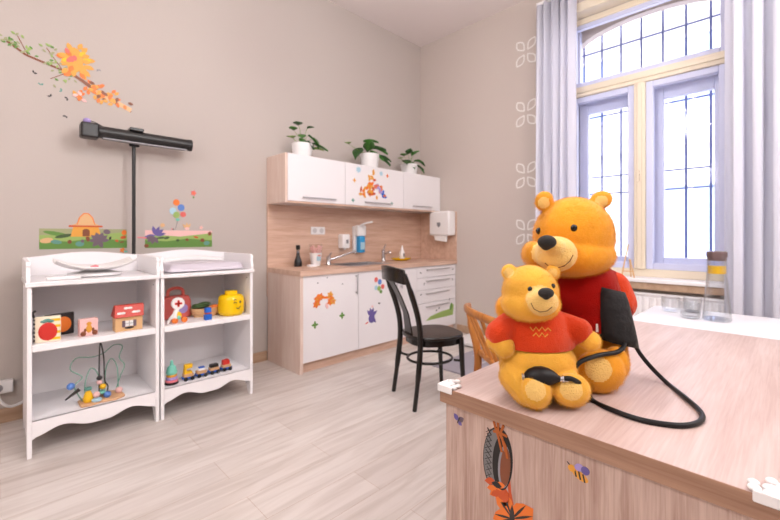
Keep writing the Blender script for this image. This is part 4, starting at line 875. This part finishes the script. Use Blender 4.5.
def aut(s):
    r = random.Random(5)
    for k in range(16): s.leaf(-.545+.05*r.random(), .51+.03*r.random(), .03, .016, r.uniform(3, 6), r.choice(['rust', 'orange', 'dark', 'rust']))
fs('desk_sticker', 'orange and black autumn leaves sticker at the foot of the tyre', aut)
def bfly(s):
    s.line([(-.497, .565), (-.494, .53), (-.487, .50)], .008, 'rust')
    for (a, L, wd) in ((2.2, .075, .05), (.75, .075, .05), (3.6, .06, .042), (5.6, .06, .042)):
        s.leaf(-.487, .465, L, wd, a, 'orange')
        for k in (-.2, .2): s.leaf(-.487, .465, L*.85, .006, a+k, 'dark')
    s.leaf(-.487, .44, .06, .014, 1.57, 'dark')
fs('desk_sticker', 'large orange butterfly with dark stripes at the bottom of the desk front', bfly)
def bee(s):
    s.ellipse(-.325, .641, .018, .009, 'amber', -.35)
    for k in (-.010, -.001, .008): s.line([(-.325+k-.002, .650-k*.3), (-.325+k+.002, .633-k*.3)], .0035, 'dark')
    s.ellipse(-.343, .651, .008, .008, 'amber'); s.line([(-.347, .657), (-.353, .662)], .0018, 'dark')
    s.ellipse(-.327, .659, .010, .008, 'lavender', .5); s.ellipse(-.314, .657, .009, .009, 'purple', -.4)
fs('desk_sticker', 'striped bee sticker with violet wings on the desk front', bee)

# ---------------------------------------------------------------- glasses, carafe, easel
def tumbler(x, y, lbl):
    t = thing('drinking_glass', lbl, 'glass', (x, y, TZ), 0, 'drinking glasses on the white table')
    b = BM(); lathe(b, [(.032, 0), (.040, .004), (.044, .02), (.044, .082), (.0425, .084), (.041, .08), (.040, .02), (.032, .010), (.001, .009)], (0, 0, 0), n=32); obj('bowl', b, 'clear_glass', t, world=False)
    return t
g1 = tumbler(2.72, .478, 'clear water glass on the white table, leftmost and farthest of the three')
dup(g1, (2.575, .368, TZ), 0, 'clear water glass on the white table, middle and nearest of the three')
dup(g1, (2.78, .385, TZ), 0, 'clear water glass on the white table, half hidden beside the carafe')
t = thing('water_carafe', 'tall clear carafe with steel lid and lemon on the white table', 'carafe', (2.60, .262, TZ), sc=1.12)
b = BM(); P_ = [(.048, 0), (.054, .006), (.053, .02), (.046, .12), (.038, .20), (.036, .27), (.036, .285)]; inner = [(r_-.003, z) for r_, z in P_[::-1][:-1]]
lathe(b, P_+inner+[(.045, .012), (.001, .012)], (0, 0, 0), n=36); obj('flask', b, 'clear_glass', t, world=False)
mat('lemon', (240, 190, 30), .4)
b = BM(); lathe(b, [(.0335, 0), (.0325, .035)], (0, 0, .213), n=28); obj('lemon_slice', b, 'lemon', t, world=False)
b = BM(); lathe(b, [(.0355, 0), (.0355, .015), (.038, .018), (.038, .038), (.034, .042), (.01, .043)], (0, 0, .272), n=32); obj('lid', b, 'lid_metal', t, world=False)
t = thing('wooden_easel', 'tiny wooden easel standing on the window sill', 'easel', (3.97, 1.0, WZ0+.03), 0)
for i, (y0, y1, x0, x1) in enumerate(((.055, .01, -.03, 0), (-.045, -.005, -.03, 0), (.0, .0, .05, .005))):
    obj('leg', tube(BM(), [(x0, y0, 0), (x1, y1+(.0), .29 if i == 0 else .16)], .006, n=6), 'tan', t, world=False)
obj('ledge', bx(-.03, -.005, -.04, .05, .05, .058), 'tan', t, world=False)

# ---------------------------------------------------------------- plush bears
FV = Vector((math.cos(YAW), math.sin(YAW), 0)); RV = Vector((math.sin(YAW), -math.cos(YAW), 0))
def Q(px, py, d):        # point in the room at distance d along the view axis (used as a measured position)
    return FV*d+RV*((px-390)/FPX*d)+Vector((0, 0, EYE-(py-236)/FPX*d))
def E_(b, px, py, d, rx, rz, ry, tilt=0, mi=0, sub=3):
    k = d/FPX; m = Matrix.Translation(Q(px, py, d)) @ Matrix.Rotation(YAW-PI/2, 4, 'Z') @ Matrix.Rotation(tilt, 4, 'Y') @ Matrix.Diagonal((rx*k, ry, rz*k, 1))
    return ell(b, None, 0, 0, 0, mtx=m, sub=sub, mi=mi)
def cap(b, p, q, r0, r1, n=7):
    P0, P1 = Q(*p), Q(*q); k0, k1 = p[2]/FPX, q[2]/FPX
    for i in range(n+1):
        t_ = i/n; rr = r0*k0*(1-t_)+r1*k1*t_; ell(b, P0*(1-t_)+P1*t_, rr, rr, rr, sub=2)
def remesh(b, voxel, it=6, fuzz=0.0, zmin=None):
    me = bpy.data.meshes.new('tmp'); b.to_mesh(me); b.free(); o = bpy.data.objects.new('tmp', me); C.objects.link(o)
    m = o.modifiers.new('r', 'REMESH'); m.mode = 'VOXEL'; m.voxel_size = voxel
    s = o.modifiers.new('s', 'SMOOTH'); s.iterations = it; s.factor = .5
    dg = bpy.context.evaluated_depsgraph_get(); e = o.evaluated_get(dg); nm = bpy.data.meshes.new_from_object(e)
    bpy.data.objects.remove(o); out = BM(); out.from_mesh(nm); out.normal_update()
    if fuzz:
        for v in out.verts:
            n_ = noise.noise(v.co*170)+.6*noise.noise(v.co*60)
            v.co += v.normal*n_*fuzz
    if zmin is not None:
        for v in out.verts: v.co.z = max(v.co.z, zmin)
    return out
def pale(b, c, r):       # paler plush on the muzzle
    for f in b.faces:
        if (f.calc_center_median()-c).length < r: f.material_index = 1
def fur(o, n, length, bare, seed):      # short nap; bare = spots (centre, radius) left free for eyes, nose and mouth
    g_ = o.vertex_groups.new(name='nap'); off = WM[o.name].translation if o.name in WM else Vector()
    idx = [v.index for v in o.data.vertices if all((v.co+off-c).length > r for c, r in bare)]
    g_.add(idx, 1.0, 'REPLACE')
    md = o.modifiers.new('fur', 'PARTICLE_SYSTEM'); ps = md.particle_system; st = ps.settings; ps.seed = seed
    st.type = 'HAIR'; st.count = n; st.hair_length = length; st.hair_step = 2; st.emit_from = 'FACE'; st.use_advanced_hair = True
    st.normal_factor = length*.75; st.factor_random = length*.55; st.object_align_factor = (0, 0, -length*.35)
    st.root_radius = .35; st.tip_radius = .1; st.radius_scale = .001; st.material = 1; st.display_percentage = 5
    ps.vertex_group_density = 'nap'
def surf(bmc, px, py):   # distance of the plush surface along a view ray (to seat eyes and seams on it)
    from mathutils.bvhtree import BVHTree
    t_ = BVHTree.FromBMesh(bmc); o_ = Vector((0, 0, EYE)); d_ = (Q(px, py, 1)-o_); h_ = t_.ray_cast(o_, d_.normalized())
    return (h_[3]/d_.length) if h_[0] is not None else None

def on(bmc, px, py, lift=0): 
    d = surf(bmc, px, py) or 1.1
    return Q(px, py, d-lift)
# big bear -------------------------------------------------
big = thing('plush_bear', 'large yellow plush bear in a deep red shirt with a black cuff on its arm', 'plush toy', Q(585, 373, 1.23)*1.0)
big.location.z = TZ; WM[big.name] = Matrix.Translation(big.location)
b = BM()
E_(b, 573, 236, 1.22, 38, 39, .110); E_(b, 570, 256, 1.20, 42, 21, .105); E_(b, 602, 255, 1.18, 11, 13, .05); E_(b, 533, 254, 1.16, 10, 13, .05)
E_(b, 556, 254, 1.10, 20, 18, .055); E_(b, 552, 247, 1.075, 13, 10, .04)
E_(b, 544, 201, 1.22, 9, 10, .022, .3); E_(b, 601, 200, 1.23, 11, 9, .024, -.3); E_(b, 594, 206, 1.23, 8, 8, .022)
E_(b, 582, 300, 1.25, 33, 40, .10); E_(b, 581, 345, 1.25, 38, 28, .10)
cap(b, (608, 288, 1.24), (620, 335, 1.20), 13, 13); cap(b, (618, 330, 1.20), (612, 345, 1.16), 13, 10)
cap(b, (555, 290, 1.26), (510, 305, 1.25), 12, 10); E_(b, 506, 308, 1.25, 10, 13, .035)
cap(b, (614, 352, 1.20), (608, 366, 1.12), 13, 16); E_(b, 600, 371, 1.085, 25, 22, .036); E_(b, 616, 363, 1.11, 12, 17, .035)
cap(b, (556, 352, 1.24), (548, 362, 1.20), 18, 17)
body = remesh(b, .0045, 3, .0007, TZ+.0005)
bigbody = body.copy()
BP = [(Q(553, 252, 1.08), .062), (Q(544, 203, 1.195), .020), (Q(602, 202, 1.205), .021), (Q(600, 370, 1.045), .036)]
for c_, r_ in BP: pale(body, c_, r_)
ob = obj('body', body, ['fur_gold', 'fur_cream'], big, smooth=180)
fur(ob, 60000, .0014, BP+[(Q(548, 242, 1.04), .022)]+[(Q(px, py, 1.125), .016) for px, py in ((539, 231), (574, 228))]+[(on(bigbody, px, py), .006) for px, py in ((545, 263), (550, 267), (557, 268), (564, 266), (570, 261), (573, 255))], 3)
# shirt
def shirt(parts, caps, hem, voxel, flare=0):
    b = BM()
    for a in parts: E_(b, *a)
    for a in caps: cap(b, *a)
    s_ = remesh(b, voxel, 5, .0006)
    for v in s_.verts:
        if v.co.z < hem+.03: pass
    bmesh.ops.bisect_plane(s_, geom=s_.verts[:]+s_.edges[:]+s_.faces[:], plane_co=(0, 0, hem), plane_no=(0, 0, -1), clear_outer=True)
    return s_
hem = Q(580, 331, 1.17).z
s_ = shirt([(582, 300, 1.25, 36, 46, .112), (583, 322, 1.25, 38, 40, .116)], [((606, 284, 1.24), (617, 305, 1.22), 16, 17), ((556, 288, 1.26), (530, 298, 1.25), 15, 15)], hem, .006)
obj('shirt', s_, 'plush_red', big, smooth=180)
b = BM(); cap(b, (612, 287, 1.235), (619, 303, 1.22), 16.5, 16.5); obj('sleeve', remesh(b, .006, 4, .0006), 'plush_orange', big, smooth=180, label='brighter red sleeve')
b = BM(); E_(b, 547, 242, 1.035, 9.5, 7, .018); E_(b, 546, 246, 1.037, 5, 4.5, .014); obj('nose', remesh(b, .0025, 4), 'plush_black', big, smooth=180)
for (ex, ey) in ((539, 231), (574, 228)):
    b = BM(); c = on(bigbody, ex, ey); ell(b, c, .0095, .007, .0105, rot=YAW-PI/2); obj('eye', b, 'eye_black', big, smooth=180)
b = BM(); tube(b, [on(bigbody, px, py, .001) for px, py in ((545, 263), (550, 267), (557, 268), (564, 266), (570, 261), (573, 255))], .0016, n=6); obj('mouth', b, 'thread_brown', big)

# small bear -------------------------------------------------
sm = thing('plush_bear', 'small yellow plush bear in an orange red shirt sitting at the desk edge', 'plush toy', Q(540, 396, 1.06))
sm.location.z = TZ; WM[sm.name] = Matrix.Translation(sm.location)
b = BM()
E_(b, 530, 292, 1.05, 27, 27, .070); E_(b, 530, 303, 1.04, 29, 18, .066)
E_(b, 541, 302, .985, 17, 14, .040); E_(b, 543, 297, .972, 11, 8, .03)
E_(b, 509, 272, 1.06, 7.5, 8, .016, .3); E_(b, 553, 272, 1.07, 7, 8, .016)
E_(b, 537, 335, 1.08, 29, 30, .062); E_(b, 538, 364, 1.07, 38, 30, .080); E_(b, 537, 350, 1.08, 34, 30, .07)
cap(b, (510, 326, 1.08), (498, 340, 1.06), 11, 12); E_(b, 504, 346, 1.045, 11, 12, .03)
cap(b, (566, 327, 1.08), (590, 341, 1.04), 10, 10.5)
cap(b, (514, 376, 1.04), (528, 392, .995), 15, 14.5); E_(b, 536, 391, .975, 15.5, 18, .030)
cap(b, (560, 374, 1.05), (570, 386, 1.0), 14, 14); E_(b, 571, 390, .980, 19, 16.5, .032)
body = remesh(b, .0035, 3, .0006, TZ+.0005); smb = body.copy()
SP = [(Q(542, 300, .972), .038), (Q(509, 273, 1.045), .014), (Q(553, 273, 1.055), .013), (Q(536, 391, .945), .026), (Q(572, 390, .948), .028)]
for c_, r_ in SP: pale(body, c_, r_)
ob = obj('body', body, ['fur_gold_light', 'fur_cream'], sm, smooth=180)
fur(ob, 45000, .0011, SP+[(Q(546, 293, .944), .016)]+[(on(smb, px, py), .008) for px, py in ((530, 289), (553, 286))]+[(on(smb, px, py), .004) for px, py in ((531, 303), (534, 309), (540, 312), (547, 311), (552, 307))], 5)
hem = Q(537, 351, 1.02).z
s2 = shirt([(537, 332, 1.08, 32, 31, .070), (536, 343, 1.08, 37, 36, .078)], [((510, 325, 1.075), (500, 334, 1.06), 14, 15), ((562, 324, 1.075), (578, 331, 1.055), 12.5, 14)], hem-.0, .0045)
s2c = s2.copy()
obj('shirt', s2, 'plush_orange', sm, smooth=180)
b = BM(); E_(b, 546, 293, .944, 8, 5.5, .014); E_(b, 546, 296, .945, 4, 4, .010); obj('nose', remesh(b, .0022, 4), 'plush_black', sm, smooth=180)
for (ex, ey) in ((530, 289), (553, 286)):
    b = BM(); ell(b, on(smb, ex, ey), .0058, .005, .0064, rot=YAW-PI/2); obj('eye', b, 'eye_black', sm, smooth=180)
b = BM(); tube(b, [on(smb, px, py, .001) for px, py in ((531, 303), (534, 309), (540, 312), (547, 311), (552, 307))], .0011, n=6); obj('mouth', b, 'thread_brown', sm)
b = BM(); zz = [(530, 327), (533, 331), (536, 327), (539, 331), (542, 327), (545, 331), (548, 328), (551, 331)]
tube(b, [on(s2c, px, py, .0008) for px, py in zz], .0016, n=6)
tube(b, [on(s2c, px, py, .0008) for px, py in [(533, 336), (536, 333), (539, 337), (542, 333), (545, 337), (548, 334)]], .0016, n=6)
obj('embroidery', b, 'thread_gold', sm, label='gold stitched zigzag on the chest')

# ---------------------------------------------------------------- blood pressure cuff
t = thing('blood_pressure_cuff', 'black blood pressure cuff with hose and bulb wrapped round the large bear arm', 'blood pressure cuff', (Q(616, 345, 1.17).x, Q(616, 345, 1.17).y, TZ))
b = BM(); secs = []
for (pc, hw_, dd) in (((606.5, 288, 1.18), 11.5, .060), ((607, 296, 1.178), 14, .066), ((608.5, 308, 1.175), 15.5, .068), ((611, 320, 1.17), 16.5, .066), ((613, 332, 1.165), 18, .062), ((614.5, 341, 1.16), 19, .055)):
    c = Q(*pc); k = pc[2]/FPX; ring = []
    for i in range(24):
        a = 2*PI*i/24; ca_, sa_ = math.cos(a), math.sin(a); p = 3.0
        x = abs(ca_)**(2/p)*(1 if ca_ > 0 else -1); y = abs(sa_)**(2/p)*(1 if sa_ > 0 else -1)
        ring.append(b.verts.new(c+RV*x*hw_*k+FV*y*dd+Vector((0, 0, -x*.22*hw_*k))))
    secs.append(ring)
for a_, c_ in zip(secs, secs[1:]):
    for i in range(24): b.faces.new((a_[i], a_[(i+1) % 24], c_[(i+1) % 24], c_[i]))
obj('cuff', b, 'black_cloth', t, smooth=50, solid=.004)
b = BM(); prism(b, [Q(596, 324, 1.118), Q(598, 324, 1.116), Q(598.5, 332, 1.116), Q(596, 332, 1.118)], tuple(FV*.001)); obj('tag', b, 'white', t, smooth=0)
b = BM(); zt = TZ+.006
def onz(px, py, z=zt): d = (EYE-z)*FPX/(py-236); return Q(px, py, d)
path = [Q(562, 379, .965), Q(572, 379, .955), Q(583, 383, .96)] + [onz(592, 400), onz(610, 409), onz(640, 419.5), onz(672, 425), onz(692, 424.5), onz(702, 419), onz(699, 410), onz(684, 396.5), onz(666, 382), Q(650, 366, 1.16), Q(639, 352, 1.17), Q(633, 340, 1.175)]
path[2] = Q(585, 388, .975)
tube(b, spline(path, 8), .0062, n=12); obj('hose', b, 'black_rubber', t, smooth=180)
b = BM(); tube(b, spline([Q(624, 338, 1.125), Q(624, 346, 1.10), Q(617, 352, 1.07), Q(600, 355, 1.055), Q(584, 360, 1.035), Q(576, 366, 1.03), Q(573, 374, 1.03)], 8), .0060, n=12); obj('hose', b, 'black_rubber', t, smooth=180)
A = Q(524, 377, .985); B = Q(560, 379, .965); ax = (B-A)
prof = [(0, .006), (.05, .012), (.15, .018), (.32, .0235), (.5, .0245), (.68, .0215), (.84, .015), (.94, .009), (1, .007)]
b = BM(); tube(b, [A+ax*t_+Vector((0, 0, .004*math.sin(PI*t_))) for t_, r_ in prof], [r_ for t_, r_ in prof], n=24); obj('bulb', b, 'black_rubber', t, smooth=180)
b = BM(); tube(b, [A-ax*.06, A+ax*.06], .008, n=16); obj('bulb_valve', b, 'steel', t)
b = BM(); tube(b, [B-ax*.03, B+ax*.22], .0068, n=16); tube(b, [B+ax*.06, B+ax*.1], .009, n=16); obj('release_valve', b, 'chrome', t)
for bb in (bigbody, smb, s2c): bb.free()
for me in [m for m in bpy.data.meshes if m.users == 0]: bpy.data.meshes.remove(me)
